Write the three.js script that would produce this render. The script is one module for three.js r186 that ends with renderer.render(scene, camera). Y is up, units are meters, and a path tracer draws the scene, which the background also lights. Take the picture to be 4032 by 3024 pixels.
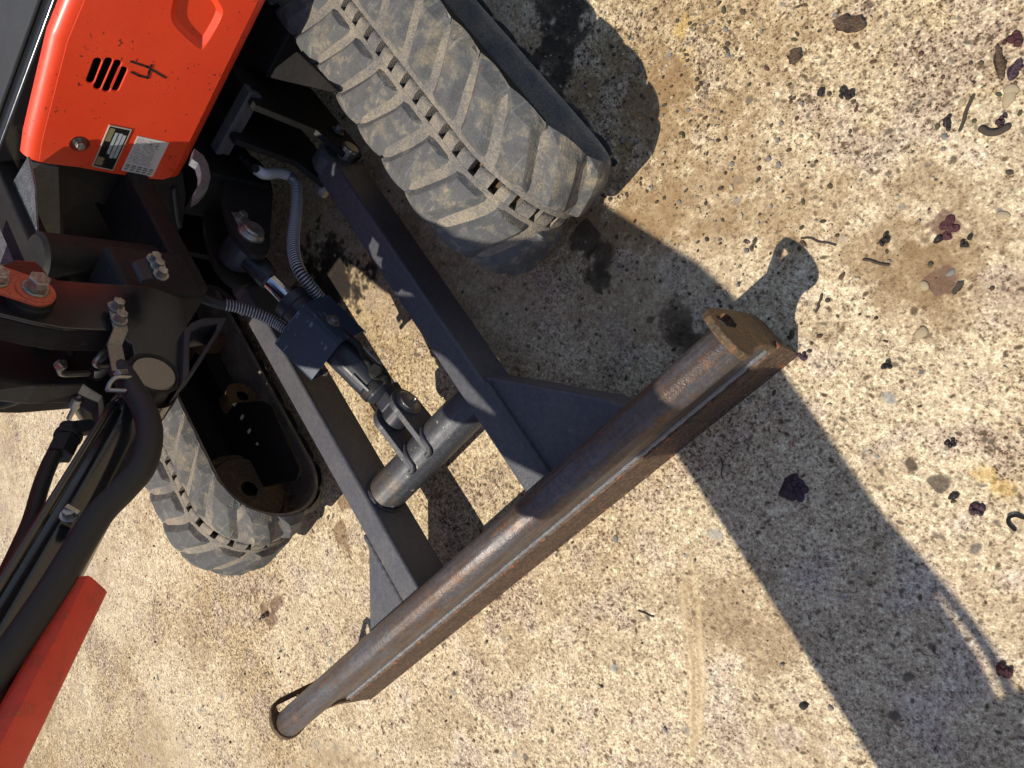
import * as THREE from 'three';
import { RoundedBoxGeometry } from 'three/addons/geometries/RoundedBoxGeometry.js';
import { mergeGeometries, toCreasedNormals, mergeVertices } from 'three/addons/utils/BufferGeometryUtils.js';

// ------------------------------------------------------------------ camera, sky, sun, exposure
const scene = new THREE.Scene();
const camera = new THREE.PerspectiveCamera(56.54, 4 / 3, 0.02, 400);
camera.position.set(0, 1.147, 0);
camera.up.set(0.63166, -0.0404, -0.77419);            // the picture was taken with the camera turned on its side
camera.lookAt(-0.46149, 0.32498, -0.33364);

const renderer = new THREE.WebGLRenderer({ antialias: true });
renderer.setSize(1024, 768);
renderer.toneMapping = THREE.LinearToneMapping;
renderer.toneMappingExposure = 1.24;
renderer.shadowMap.enabled = true;

{ // clear blue sky, paler towards the horizon
  const w = 64, h = 64, a = new Float32Array(w * h * 4);
  for (let j = 0; j < h; j++) {
    const el = ((j + 0.5) / h - 0.5) * Math.PI;
    const t = Math.pow(Math.max(0, Math.sin(el)), 0.55);
    const c = el > 0 ? [0.62 - 0.42 * t, 0.66 - 0.34 * t, 0.70 - 0.12 * t] : [0.3, 0.27, 0.22];
    for (let i = 0; i < w; i++) a.set([c[0] * 0.62, c[1] * 0.61, c[2] * 0.61, 1], (j * w + i) * 4);
  }
  const sky = new THREE.DataTexture(a, w, h, THREE.RGBAFormat, THREE.FloatType);
  sky.mapping = THREE.EquirectangularReflectionMapping; sky.magFilter = THREE.LinearFilter; sky.needsUpdate = true;
  scene.background = sky; scene.environment = sky;
}
const sun = new THREE.DirectionalLight(new THREE.Color(1, 0.925, 0.80), 3.7);
sun.position.set(-0.8 - 0.461 * 8, 8, -0.7 + 0.286 * 8);
sun.target.position.set(-0.8, 0, -0.7);
sun.castShadow = true; sun.shadow.mapSize.set(4096, 4096);
Object.assign(sun.shadow.camera, { left: -3, right: 3, top: 3, bottom: -3, near: 1, far: 20 });
scene.add(sun, sun.target);

// ------------------------------------------------------------------ helpers
function rng(a) { return () => { a |= 0; a = a + 0x6D2B79F5 | 0; let t = Math.imul(a ^ a >>> 15, 1 | a); t = t + Math.imul(t ^ t >>> 7, 61 | t) ^ t; return ((t ^ t >>> 14) >>> 0) / 4294967296; }; }
const clamp = (x, a = 0, b = 1) => Math.min(b, Math.max(a, x));
const ss = (a, b, x) => { const t = clamp((x - a) / (b - a)); return t * t * (3 - 2 * t); };
const mix = (a, b, t) => a + (b - a) * t;
function field(N, px, py, seed) {                       // tileable value noise, px by py cells over N by N texels
  const r = rng(seed), g = new Float32Array(px * py), o = new Float32Array(N * N);
  for (let i = 0; i < g.length; i++) g[i] = r();
  const xi = new Int32Array(N), xf = new Float32Array(N);
  for (let i = 0; i < N; i++) { const x = i / N * px; xi[i] = x | 0; const f = x - xi[i]; xf[i] = f * f * (3 - 2 * f); }
  for (let j = 0; j < N; j++) {
    const y = j / N * py, y0 = y | 0, f0 = y - y0, f = f0 * f0 * (3 - 2 * f0), a = (y0 % py) * px, b = ((y0 + 1) % py) * px;
    for (let i = 0; i < N; i++) {
      const x0 = xi[i] % px, x1 = (x0 + 1) % px, t = xf[i];
      const u = g[a + x0] + (g[a + x1] - g[a + x0]) * t, v = g[b + x0] + (g[b + x1] - g[b + x0]) * t;
      o[j * N + i] = u + (v - u) * f;
    }
  }
  return o;
}
function fbm(N, p, oct, seed, ax = 1) {
  const o = new Float32Array(N * N); let amp = 0.5, tot = 0;
  for (let k = 0; k < oct; k++) { const f = field(N, Math.max(1, Math.round(p * ax)), p, seed + k * 17); for (let i = 0; i < o.length; i++) o[i] += f[i] * amp; tot += amp; amp *= 0.55; p *= 2; }
  for (let i = 0; i < o.length; i++) o[i] /= tot;
  return o;
}
function dtex(N, fn, srgb, size) {
  const d = new Uint8Array(N * N * 4), c = [0, 0, 0];
  for (let i = 0; i < N * N; i++) { fn(i, c); d[i * 4] = clamp(c[0]) * 255; d[i * 4 + 1] = clamp(c[1]) * 255; d[i * 4 + 2] = clamp(c[2]) * 255; d[i * 4 + 3] = 255; }
  const t = new THREE.DataTexture(d, N, N); t.wrapS = t.wrapT = THREE.RepeatWrapping; t.magFilter = t.minFilter = THREE.LinearFilter;
  if (srgb) t.colorSpace = THREE.SRGBColorSpace;
  t.repeat.set(1 / size, 1 / size); t.needsUpdate = true; return t;
}
const mono = (N, f, size, a = 0, b = 1) => dtex(N, (i, c) => { c[0] = c[1] = c[2] = a + f[i] * (b - a); }, false, size);

function boxUV(g0) {                                     // uv in metres by the dominant direction of each face
  const g = g0.index ? g0.toNonIndexed() : g0, p = g.attributes.position, n = p.count, uv = new Float32Array(n * 2);
  const A = new THREE.Vector3(), B = new THREE.Vector3(), C = new THREE.Vector3();
  for (let i = 0; i < n; i += 3) {
    A.fromBufferAttribute(p, i); B.fromBufferAttribute(p, i + 1); C.fromBufferAttribute(p, i + 2);
    const N = B.clone().sub(A).cross(C.clone().sub(A)), x = Math.abs(N.x), y = Math.abs(N.y), z = Math.abs(N.z);
    [A, B, C].forEach((v, k) => { const o = (i + k) * 2; if (x > y && x > z) { uv[o] = v.z; uv[o + 1] = v.y; } else if (y > z) { uv[o] = v.x; uv[o + 1] = v.z; } else { uv[o] = v.x; uv[o + 1] = v.y; } });
  }
  g.setAttribute('uv', new THREE.BufferAttribute(uv, 2)); if (!g.attributes.normal) g.computeVertexNormals();
  for (const k of Object.keys(g.attributes)) if (!['position', 'normal', 'uv'].includes(k)) g.deleteAttribute(k);
  return g;
}
const merge = (l) => l.length === 1 ? l[0] : mergeGeometries(l.map((g) => { const q = g.index ? g.toNonIndexed() : g; for (const k of Object.keys(q.attributes)) if (!['position', 'normal', 'uv'].includes(k)) q.deleteAttribute(k); return q; }), false);
function flip(g) { const i = g.index.array; for (let k = 0; k < i.length; k += 3) { const t = i[k]; i[k] = i[k + 1]; i[k + 1] = t; } return g; }
const V = (a) => new THREE.Vector3(...a);

// a plate: outline in the plane X, Y or Z = c (points [z,y], [x,z], [x,y]), going from c to c + d, edges bevelled
function plate(ax, c, d, pts, { holes = [], bevel = 0.0015, smooth = false } = {}) {
  const make = (P) => P.map(([a, b]) => new THREE.Vector2(a, b));
  const s = smooth ? new THREE.Shape(new THREE.SplineCurve(make([...pts, pts[0]])).getPoints(pts.length * 5).slice(0, -1)) : new THREE.Shape(make(pts));
  for (const h of holes) s.holes.push(new THREE.Path(Array.isArray(h) ? make(h) : h.getPoints ? h.getPoints(24) : h));
  const lo = Math.min(c, c + d), w = Math.abs(d), bv = Math.min(bevel, w * 0.4);
  let g = new THREE.ExtrudeGeometry(s, { depth: w - 2 * bv, bevelEnabled: bv > 0, bevelThickness: bv, bevelSize: bv, bevelOffset: -bv, bevelSegments: 2, curveSegments: 16 });
  const p = g.attributes.position;
  for (let i = 0; i < p.count; i++) {
    const a = p.getX(i), b = p.getY(i), e = p.getZ(i) + bv + lo;
    if (ax === 'Z') p.setXYZ(i, a, b, e); else if (ax === 'X') p.setXYZ(i, e, b, a); else p.setXYZ(i, a, e, b);
  }
  if (ax !== 'Z') for (let i = 0; i < p.count; i += 3) for (const k of [0, 1, 2]) { const q = p.array, t = q[(i + 1) * 3 + k]; q[(i + 1) * 3 + k] = q[(i + 2) * 3 + k]; q[(i + 2) * 3 + k] = t; }
  g.computeVertexNormals();
  return boxUV(g);
}
const ring = (x, y, r, n = 24) => Array.from({ length: n }, (_, i) => [x + r * Math.cos(i / n * 2 * Math.PI), y + r * Math.sin(i / n * 2 * Math.PI)]);
function box(x0, x1, y0, y1, z0, z1, r = 0.003, seg = 2) {
  const g = new RoundedBoxGeometry(x1 - x0, y1 - y0, z1 - z0, seg, Math.min(r, (x1 - x0) / 2.1, (y1 - y0) / 2.1, (z1 - z0) / 2.1));
  g.translate((x0 + x1) / 2, (y0 + y1) / 2, (z0 + z1) / 2); return boxUV(g);
}
// a turned piece along the line a -> b: profile [[distance along, radius], ...]
function lathe(a, b, prof, n = 32) {
  const A = V(a), D = V(b).sub(A).normalize();
  const g = new THREE.LatheGeometry(prof.map(([t, r]) => new THREE.Vector2(Math.max(r, 1e-4), t)), n);
  g.applyQuaternion(new THREE.Quaternion().setFromUnitVectors(new THREE.Vector3(0, 1, 0), D)); g.translate(A.x, A.y, A.z);
  return toCreasedNormals(g, 0.6);
}
const rod = (a, b, r, r2 = r, ch = Math.min(r, r2) * 0.15) => { const L = V(a).distanceTo(V(b)); return boxUV(lathe(a, b, [[0, 0], [0, r - ch], [ch, r], [L - ch, r2], [L, r2 - ch], [L, 0]])); };
function tube(pts, r, n = 12, seg = 0, tension = 0.5) {
  const c = new THREE.CatmullRomCurve3(pts.map(V), false, 'catmullrom', tension), S = seg || pts.length * 10;
  const g = new THREE.TubeGeometry(c, S, r, n, false);
  const cap = (at, t, s) => { const q = new THREE.SphereGeometry(r, n, 6); q.translate(at.x, at.y, at.z); return q; };
  return merge([g, cap(c.getPoint(0)), cap(c.getPoint(1))].map((q) => q.index ? q.toNonIndexed() : q));
}
function sleeve(pts, r, pitch) {                          // hose guard: a wire coil wound over the hose
  const c = new THREE.CatmullRomCurve3(pts.map(V)), L = c.getLength(), T = Math.round(L / pitch), S = T * 12, fr = c.computeFrenetFrames(S, false), P = [];
  for (let i = 0; i <= S; i++) { const a = i / 12 * 2 * Math.PI, m = c.getPointAt(i / S); P.push(m.clone().addScaledVector(fr.normals[i], Math.cos(a) * r).addScaledVector(fr.binormals[i], Math.sin(a) * r)); }
  const w = new THREE.CatmullRomCurve3(P); w.getPoint = function (t, o = new THREE.Vector3()) { const k = t * S, n = Math.min(S - 1, k | 0); return o.copy(P[n]).lerp(P[n + 1], k - n); }; w.getPointAt = w.getPoint;
  return new THREE.TubeGeometry(w, S, pitch * 0.30, 6, false);
}
function strap(pts, up, w, t) {                          // a bent flat bar: centre line, direction of its width, width, thickness
  const U = V(up).normalize(), P = pts.map(V), out = [];
  for (let i = 0; i < P.length - 1; i++) {
    const D = P[i + 1].clone().sub(P[i]), L = D.length(), X = D.normalize(), Z = X.clone().cross(U).normalize(), Y = Z.clone().cross(X);
    const g = new RoundedBoxGeometry(L + t * 0.9, w, t, 2, t * 0.3);
    g.applyMatrix4(new THREE.Matrix4().makeBasis(X, Y, Z).setPosition(P[i].clone().add(P[i + 1]).multiplyScalar(0.5))); out.push(boxUV(g));
  }
  return merge(out);
}
// hexagon bolt standing on a face: washer, head with chamfer, a dimple on top
function bolt(at, dir, r, h, washer = 1.5) {
  const A = V(at), D = V(dir).normalize(), q = new THREE.Quaternion().setFromUnitVectors(new THREE.Vector3(0, 1, 0), D), t = h * 0.28;
  const parts = [];
  const w = new THREE.LatheGeometry([[0, r * washer], [t * 0.8, r * washer], [t, r * (washer - 0.06)], [t, 0.0001]].map(([y, x]) => new THREE.Vector2(x, y)), 28);
  parts.push(toCreasedNormals(w, 0.5));
  const hx = new THREE.ExtrudeGeometry(new THREE.Shape(ring(0, 0, r, 6).map(([a, b]) => new THREE.Vector2(a, b))), { depth: h * 0.8, bevelEnabled: true, bevelThickness: h * 0.1, bevelSize: r * 0.1, bevelOffset: -r * 0.1, bevelSegments: 2 });
  hx.rotateX(-Math.PI / 2); hx.translate(0, t + h * 0.1, 0); parts.push(hx);
  const g = merge(parts.map((k) => k.index ? k.toNonIndexed() : k)); g.applyQuaternion(q); g.translate(A.x, A.y, A.z); return boxUV(g);
}
const names = {};
function numbered(n) { const k = names[n] = (names[n] ?? -1) + 1; return k ? `${n}_${String(k).padStart(3, '0')}` : n; }
function mesh(name, geos, mat, parent = scene, label) {
  const g = Array.isArray(geos) ? merge(geos) : geos, m = new THREE.Mesh(g, mat);
  m.name = parent === scene ? numbered(name) : name; m.castShadow = m.receiveShadow = true; parent.add(m);
  if (label) m.userData.label = label;
  return m;
}
function tag(o, label, category, group) { Object.assign(o.userData, { label, category }); if (group) o.userData.group = group; return o; }

// ------------------------------------------------------------------ materials
const F1 = fbm(1024, 6, 5, 11), F2 = fbm(1024, 24, 4, 77), F3 = fbm(1024, 120, 3, 301), FS = fbm(1024, 90, 3, 555, 0.06), FW = field(1024, 512, 512, 9);
const std = (o) => new THREE.MeshStandardMaterial(o);
const phy = (o) => new THREE.MeshPhysicalMaterial(o);
const half = (N, fn) => { const k = 1024 / N; return (i, c) => fn(((i / N | 0) * 1024 + i % N) * k, c); };
const BIG = 1024;
function surf({ size = 0.5, N = 512, color, rough = [0.4, 0.6], bump, metal = 0, extra = {} }) {
  return phy({ map: dtex(N, half(N, color), true, size), roughnessMap: dtex(256, half(256, (i, c) => { c[0] = c[1] = c[2] = rough[0] + F2[i] * (rough[1] - rough[0]); }), false, size), roughness: 1, metalness: metal, ...(bump ? { bumpMap: bump.map, bumpScale: bump.scale } : {}), ...extra });
}
const bumpFine = mono(1024, F3, 0.25), bumpGrain = mono(1024, FW, 0.3), bumpSoft = mono(1024, F2, 0.5);
// worn black paint with dust and small chips
const paintCol = (base, dust, k) => (i, c) => { const d = ss(0.42, 0.75, F1[i]) * k + ss(0.55, 0.7, F3[i]) * k * 0.5, q = F2[i] > 0.80 && F3[i] > 0.56 ? 0.5 : 0; for (let a = 0; a < 3; a++) c[a] = mix(base[a] * (0.9 + 0.2 * F3[i]), dust[a], clamp(d * 0.6 + q)); };
const M = {
  arm: surf({ N: BIG, size: 0.6, color: paintCol([0.305, 0.312, 0.337], [0.47, 0.44, 0.41], 0.36), rough: [0.34, 0.55], bump: { map: bumpFine, scale: 0.0004 } }),
  paint: surf({ size: 0.45, color: paintCol([0.155, 0.165, 0.195], [0.33, 0.32, 0.31], 0.3), rough: [0.3, 0.55], bump: { map: bumpSoft, scale: 0.0003 } }),
  dark: surf({ size: 0.5, color: paintCol([0.115, 0.112, 0.11], [0.28, 0.245, 0.21], 0.35), rough: [0.5, 0.75], extra: { specularIntensity: 0.6 } }),
  cover: surf({ size: 0.3, color: (i, c) => { const s = FS[i] > 0.70 && F2[i] > 0.60 ? 0.22 : 0, d = F1[i] * 0.05; c[0] = 0.15 + d + s; c[1] = 0.20 + d + s; c[2] = 0.27 + d + s; }, rough: [0.4, 0.6] }),
  steel: surf({ N: BIG, size: 0.55, metal: 0.45, color: (i, c) => {           // bare scoured steel with brown rust, streaked lengthwise
    const s = FS[i], r = ss(0.44, 0.62, F1[i] * 0.55 + s * 0.45 + (F3[i] - 0.5) * 0.25), o = ss(0.60, 0.72, F2[i] * 0.6 + s * 0.4), g = (F3[i] - 0.5) * 0.16;
    const b = [0.40, 0.385, 0.39], u = [0.385, 0.325, 0.285], w = [0.50, 0.36, 0.26];
    for (let a = 0; a < 3; a++) c[a] = mix(mix(b[a], u[a], r), w[a], o * 0.6) + g; }, rough: [0.36, 0.62], bump: { map: bumpFine, scale: 0.0005 } }),
  edge: surf({ size: 0.4, metal: 0.15, color: (i, c) => { const s = FS[i], r = F1[i] * 0.5 + F3[i] * 0.5, o = ss(0.62, 0.75, F2[i]); const k = 0.75 + (F3[i] - 0.5) * 0.7 + (s - 0.5) * 0.3; c[0] = mix(0.42, 0.60, o) * k + r * 0.05; c[1] = mix(0.335, 0.38, o) * k + r * 0.04; c[2] = mix(0.27, 0.25, o) * k + r * 0.03; }, rough: [0.6, 0.85], bump: { map: bumpFine, scale: 0.0009 } }),
  rust: surf({ size: 0.3, color: (i, c) => { const o = ss(0.5, 0.7, F2[i]), k = 0.8 + (F3[i] - 0.5) * 0.6; c[0] = mix(0.45, 0.55, o) * k; c[1] = mix(0.37, 0.42, o) * k; c[2] = mix(0.27, 0.29, o) * k; }, rough: [0.75, 0.95], bump: { map: bumpFine, scale: 0.001 } }),
  bead: surf({ size: 0.2, metal: 0.6, color: (i, c) => { const k = 0.62 + (F3[i] - 0.5) * 0.35 + (F2[i] - 0.5) * 0.3; c[0] = k * 0.98; c[1] = k; c[2] = k * 1.02; }, rough: [0.35, 0.5], bump: { map: bumpFine, scale: 0.0008 } }),
  tubeSteel: surf({ size: 0.35, metal: 0.35, color: (i, c) => { const r = ss(0.55, 0.72, F1[i]), k = (F3[i] - 0.5) * 0.14; c[0] = mix(0.32, 0.385, r) + k; c[1] = mix(0.325, 0.35, r) + k; c[2] = mix(0.34, 0.315, r) + k; const ch = F2[i] > 0.76 && F3[i] > 0.55; if (ch) { c[0] = 0.72; c[1] = 0.68; c[2] = 0.58; } }, rough: [0.38, 0.58], bump: { map: bumpGrain, scale: 0.0002 } }),
  rubber: surf({ N: BIG, size: 0.35, color: (i, c) => {                        // worn rubber under a thin cover of dry dust
    const d = clamp(ss(0.54, 0.70, F1[i]) * 0.6 * (0.4 + F3[i]) + ss(0.58, 0.70, F2[i]) * 0.4 * (0.4 + F3[i]) + (F3[i] - 0.5) * 0.25), k = (FW[i] - 0.5) * 0.09 + ss(0.70, 0.80, FS[i]) * 0.06 * F2[i] * 2, b = 0.355 + (F2[i] - 0.5) * 0.12;
    c[0] = mix(b, 0.575, d) + k; c[1] = mix(b * 1.005, 0.525, d) + k; c[2] = mix(b * 1.0, 0.43, d) + k; }, rough: [0.75, 0.95], bump: { map: bumpFine, scale: 0.0007 } }),
  rubberDust: surf({ N: BIG, size: 0.3, color: (i, c) => { const d = clamp(0.35 + (F1[i] - 0.5) * 1.4 + (F3[i] - 0.5) * 0.9), k = (FW[i] - 0.5) * 0.1; c[0] = mix(0.42, 0.68, d) + k; c[1] = mix(0.41, 0.62, d) + k; c[2] = mix(0.40, 0.52, d) + k; }, rough: [0.85, 1], bump: { map: bumpFine, scale: 0.0009 } }),
  chrome: phy({ color: 0xc8ccd4, metalness: 1, roughness: 0.12 }),
  zinc: surf({ size: 0.1, metal: 0.85, color: (i, c) => { const k = 0.62 + (F2[i] - 0.5) * 0.3 + (F3[i] - 0.5) * 0.2; c[0] = k; c[1] = k * 0.985; c[2] = k * 0.95; }, rough: [0.3, 0.55] }),
  strapSteel: surf({ size: 0.12, metal: 0.6, color: (i, c) => { const r = ss(0.5, 0.75, F1[i]), k = (F3[i] - 0.5) * 0.2; c[0] = mix(0.56, 0.60, r) + k; c[1] = mix(0.54, 0.50, r) + k; c[2] = mix(0.50, 0.42, r) + k; }, rough: [0.4, 0.65] }),
  orange: surf({ N: BIG, size: 0.5, color: (i, c) => { const k = (F1[i] - 0.5) * 0.07 + (FW[i] - 0.5) * 0.035, s = F3[i] > 0.75 && F2[i] > 0.58 ? 0.55 : 1; c[0] = (0.935 + k) * s; c[1] = (0.28 + k) * s; c[2] = (0.135 + k * 0.6) * s; }, rough: [0.38, 0.55], extra: { clearcoat: 0.35, clearcoatRoughness: 0.25 } }),
  oldOrange: surf({ size: 0.3, color: (i, c) => { const k = (F1[i] - 0.5) * 0.12, s = ss(0.62, 0.72, F3[i]) * 0.25; c[0] = 0.74 + k - s; c[1] = 0.34 + k - s * 0.3; c[2] = 0.23 + k; }, rough: [0.5, 0.7] }),
  redGuard: surf({ size: 0.3, color: (i, c) => { const k = (F1[i] - 0.5) * 0.12 + (FW[i] - 0.5) * 0.04, q = ss(0.66, 0.72, F3[i] * 0.5 + F2[i] * 0.5) * 0.5, d = ss(0.5, 0.7, F2[i]) * 0.06; c[0] = mix(0.78 + k - d, 0.62, q); c[1] = mix(0.235 + k, 0.52, q); c[2] = mix(0.165 + k, 0.38, q); }, rough: [0.5, 0.65] }),
  black: surf({ size: 0.4, color: (i, c) => { const k = F1[i] * 0.05; c[0] = 0.115 + k; c[1] = 0.115 + k; c[2] = 0.12 + k; }, rough: [0.12, 0.32], extra: { clearcoat: 0.5, clearcoatRoughness: 0.15 } }),
  hose: surf({ size: 0.2, color: (i, c) => { const k = (F2[i] - 0.5) * 0.06; c[0] = 0.14 + k; c[1] = 0.14 + k; c[2] = 0.145 + k; }, rough: [0.5, 0.7] }),
  ribbed: phy({ color: new THREE.Color(0.42, 0.43, 0.46), roughness: 0.35, metalness: 0.6 }),
  whiteHose: phy({ color: new THREE.Color(0.72, 0.74, 0.75), roughness: 0.4 }),
  mat: surf({ size: 0.35, color: (i, c) => { const k = (F1[i] - 0.5) * 0.06 + (FW[i] - 0.5) * 0.05; c[0] = 0.235 + k; c[1] = 0.24 + k; c[2] = 0.25 + k; }, rough: [0.7, 0.9], bump: { map: bumpGrain, scale: 0.0004 } }),
  sheet: surf({ size: 0.12, metal: 0.5, color: (i, c) => { const k = 0.42 + (F3[i] - 0.5) * 0.35 + (F1[i] - 0.5) * 0.25; c[0] = k; c[1] = k * 1.01; c[2] = k * 1.03; }, rough: [0.3, 0.6], bump: { map: bumpFine, scale: 0.0012 } }),
};

// ------------------------------------------------------------------ ground: old concrete with a sandy cast, pitted and dirty
{
  const N = 2048, S = 3.2, X0 = -2.7, Z0 = -2.5, n = N * N, px = N / S, r = rng(4242);
  const a = field(N, 7, 7, 1), b = field(N, 22, 22, 2), c2 = field(N, 70, 70, 3), d = field(N, 220, 220, 4), e = field(N, 520, 520, 5), f = field(N, 900, 900, 6), st = field(N, 420, 30, 8);
  const R = new Float32Array(n), G = new Float32Array(n), B = new Float32Array(n), H = new Float32Array(n);
  const wn = rng(77), sm = (i) => ss(0.50, 0.66, b2[i] * 0.6 + a[i] * 0.25 + b[i] * 0.15), b2 = field(N, 9, 9, 21);
  const dirt = (i) => clamp(ss(0.42, 0.72, a[i] * 0.5 + b[i] * 0.35 + c2[i] * 0.25));
  for (let i = 0; i < n; i++) {
    const w = dirt(i), m = sm(i), g = ss(0.5, 0.75, b[i] * 0.4 + c2[i] * 0.6), v = f[i] * 0.45 + wn() * 0.55, fine = (e[i] - 0.5) * 0.10 + (d[i] - 0.5) * 0.08 + ((v < 0.37 ? -(0.37 - v) * (1.2 + 0.7 * w) : v > 0.6 ? (v - 0.6) * 0.75 : 0)) * (1.1 - 0.75 * m) + (v - 0.5) * 0.12 - m * 0.012;
    const bl = (a[i] - 0.5) * 0.05 + (c2[i] - 0.5) * 0.05; R[i] = 0.80 - 0.085 * w - 0.025 * g + fine + bl; G[i] = 0.725 - 0.098 * w - 0.018 * g + fine + bl * 0.95; B[i] = 0.60 - 0.118 * w + 0.025 * g + fine * 0.9 + bl * 0.8;
    H[i] = 0.62 + (e[i] - 0.5) * 0.3 + (v - 0.5) * 0.5 + (c2[i] - 0.5) * 0.2;
  }
  function disc(x, z, rad, k, col, dep, soft = 0.5, el = 1, an = 0, rag = 0) {
    const m = Math.ceil(rad * Math.max(1, el) + 2), ca = Math.cos(an), sa = Math.sin(an), xi = Math.round(x), zi = Math.round(z);
    for (let j = -m; j <= m; j++) for (let i = -m; i <= m; i++) {
      const u = (i + xi - x) * ca + (j + zi - z) * sa, v = -(i + xi - x) * sa + (j + zi - z) * ca, q = (((zi + j) % N + N) % N) * N + ((xi + i) % N + N) % N;
      const t = Math.hypot(u / el, v) / rad + (rag ? (c2[q] - 0.5) * rag + (b[q] - 0.5) * rag * 0.8 + (d[q] - 0.5) * rag * 0.55 + (e[q] - 0.5) * rag * 0.3 : 0), o = (1 - ss(1 - soft, 1 + soft * 0.4, t)) * k;
      if (o > 0) { R[q] = mix(R[q], col[0], o); G[q] = mix(G[q], col[1], o); B[q] = mix(B[q], col[2], o); H[q] -= o * dep; }
    }
  }
  const w2i = (x, z) => [(x - X0) * px, (z - Z0) * px];
  // pale grains and grey stones worn flush with the surface
  for (let k = 0; k < 24000; k++) disc(r() * N, r() * N, 0.6 + r() * 0.9, 0.35 + r() * 0.4, [0.93, 0.88, 0.74], -0.15, 0.6, 1 + r(), r() * 3);
  for (let k = 0; k < 420; k++) disc(r() * N, r() * N, 1.4 + r() * 2.4, 0.5 + r() * 0.3, r() < 0.6 ? [0.56, 0.57, 0.56] : [0.70, 0.68, 0.62], -0.05, 0.35, 1 + r() * 0.7, r() * 3, 1.1);
  // dark flecks and small pits holding dirt
  for (let k = 0; k < 95000; k++) { const x = r() * N, z = r() * N, q = (z | 0) * N + (x | 0), w = dirt(q); if (r() > (0.42 + w * 0.62) * (1 - 0.8 * sm(q))) continue; disc(x, z, 0.55 + Math.pow(r(), 3.5) * 1.7, 0.5 + r() * 0.45, r() < 0.6 ? [0.33, 0.265, 0.19] : [0.40, 0.36, 0.31], 0.55, 0.5, 1 + r() * 1.3, r() * 3); }
  for (let k = 0; k < 700; k++) disc(r() * N, r() * N, 1.2 + Math.pow(r(), 4) * 2.4, 0.6 + r() * 0.3, r() < 0.55 ? [0.26, 0.21, 0.16] : [0.36, 0.35, 0.34], 0.8, 0.4, 1 + r() * 0.8, r() * 3, 0.7);
  // brown soil lying in the rough places
  for (let k = 0; k < 300; k++) disc(r() * N, r() * N, 8 + r() * 34, 0.08 + r() * 0.13, [0.50, 0.40, 0.28], 0.05, 0.9, 1 + r() * 2, r() * 3, 1.6);
  for (let k = 0; k < 160; k++) { const [x, z] = w2i(-0.16 + (r() + r() - 1) * 0.34, -0.62 + (r() + r() - 1) * 0.5); disc(x, z, 8 + r() * 26, 0.06 + r() * 0.09, [0.58, 0.46, 0.31], 0.05, 0.9, 1 + r() * 2, r() * 3, 1.6); }
  const stain = (p, rad, k, col, el = 1, an = 0, rag = 1.4) => { const [x, z] = w2i(p[0], p[1]); disc(x, z, rad * px, k, col, 0.05, 0.45, el, an, rag); };
  const oil = [0.24, 0.21, 0.17];
  for (const p of [[-0.125, -0.896], [-0.138, -0.866], [-0.174, -0.854], [-0.126, -0.933]]) stain(p, 0.045, 0.75, oil);
  for (const p of [[-0.19, -0.828], [-0.213, -0.824]]) stain(p, 0.022, 0.7, oil);
  for (const p of [[-0.847, -1.008], [-0.866, -0.967], [-0.903, -0.965]]) stain(p, 0.075, 0.8, [0.16, 0.13, 0.10], 1.4, 1.1);
  for (const p of [[-0.351, -0.562], [-0.347, -0.511], [-0.375, -0.493]]) stain(p, 0.026, 0.7, [0.26, 0.22, 0.17]);
  for (const p of [[-0.317, -0.308], [-0.3, -0.278], [-0.311, -0.333]]) stain(p, 0.030, 0.6, [0.30, 0.25, 0.19]);
  for (const p of [[-1.647, -0.5], [-1.588, -0.523], [-1.654, -0.581]]) stain(p, 0.03, 0.55, [0.36, 0.26, 0.19]);
  for (const p of [[-1.181, -0.54], [-1.252, -0.495], [-0.927, -0.149]]) stain(p, 0.035, 0.55, [0.42, 0.31, 0.21]);
  for (const p of [[0.006, -0.133], [-0.023, -0.152], [0.049, -0.134], [-0.031, -0.115], [0.017, -0.079], [-0.01, -0.194]]) stain(p, 0.036, 0.26, [0.50, 0.39, 0.26], 1.5, 0.4, 1.2);
  for (const p of [[0.05, -0.178], [-0.197, -0.159], [0.004, -0.118]]) stain(p, 0.012, 0.5, [0.36, 0.26, 0.23], 1.3, 0.6, 2.4);
  for (const p of [[0.003, -0.693], [-0.014, -0.655], [-0.117, 0.113], [-0.122, 0.144]]) stain(p, 0.016, 0.45, [0.86, 0.70, 0.38]);
  for (const p of [[-0.174, 0.094], [-0.384, 0.287], [-0.434, 0.326]]) stain(p, 0.007, 0.7, [0.30, 0.26, 0.22], 1.2, 0.5, 1.8);
  { // faint sweeps of dust left by something dragged
    const P = [[-0.578, 0.003], [-0.636, 0.096], [-0.693, 0.171], [-0.759, 0.243]];
    for (let s = 0; s < 7; s++) for (let t = 0; t < 260; t++) { const k = t / 260 * 2.999, i = k | 0, q = k - i, x = mix(P[i][0], P[i + 1][0], q) + (s - 3) * 0.011 + Math.sin(t * 0.05 + s) * 0.001, z = mix(P[i][1], P[i + 1][1], q) - (s - 3) * 0.006, w = w2i(x, z); disc(w[0], w[1], 1.6 + (s % 3), 0.10, s % 2 ? [0.88, 0.80, 0.62] : [0.70, 0.60, 0.45], 0.0, 0.8); }
  }
  const col = dtex(N, (i, c) => { c[0] = R[i]; c[1] = G[i]; c[2] = B[i]; }, true, S), bmp = dtex(N, (i, c) => { c[0] = c[1] = c[2] = H[i]; }, false, S);
  for (const t of [col, bmp]) t.offset.set(-X0 / S, -Z0 / S);
  const g = new THREE.PlaneGeometry(240, 240, 1, 1); g.rotateX(-Math.PI / 2);
  const p = g.attributes.position, uv = g.attributes.uv; for (let i = 0; i < p.count; i++) uv.setXY(i, p.getX(i), p.getZ(i));
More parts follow.
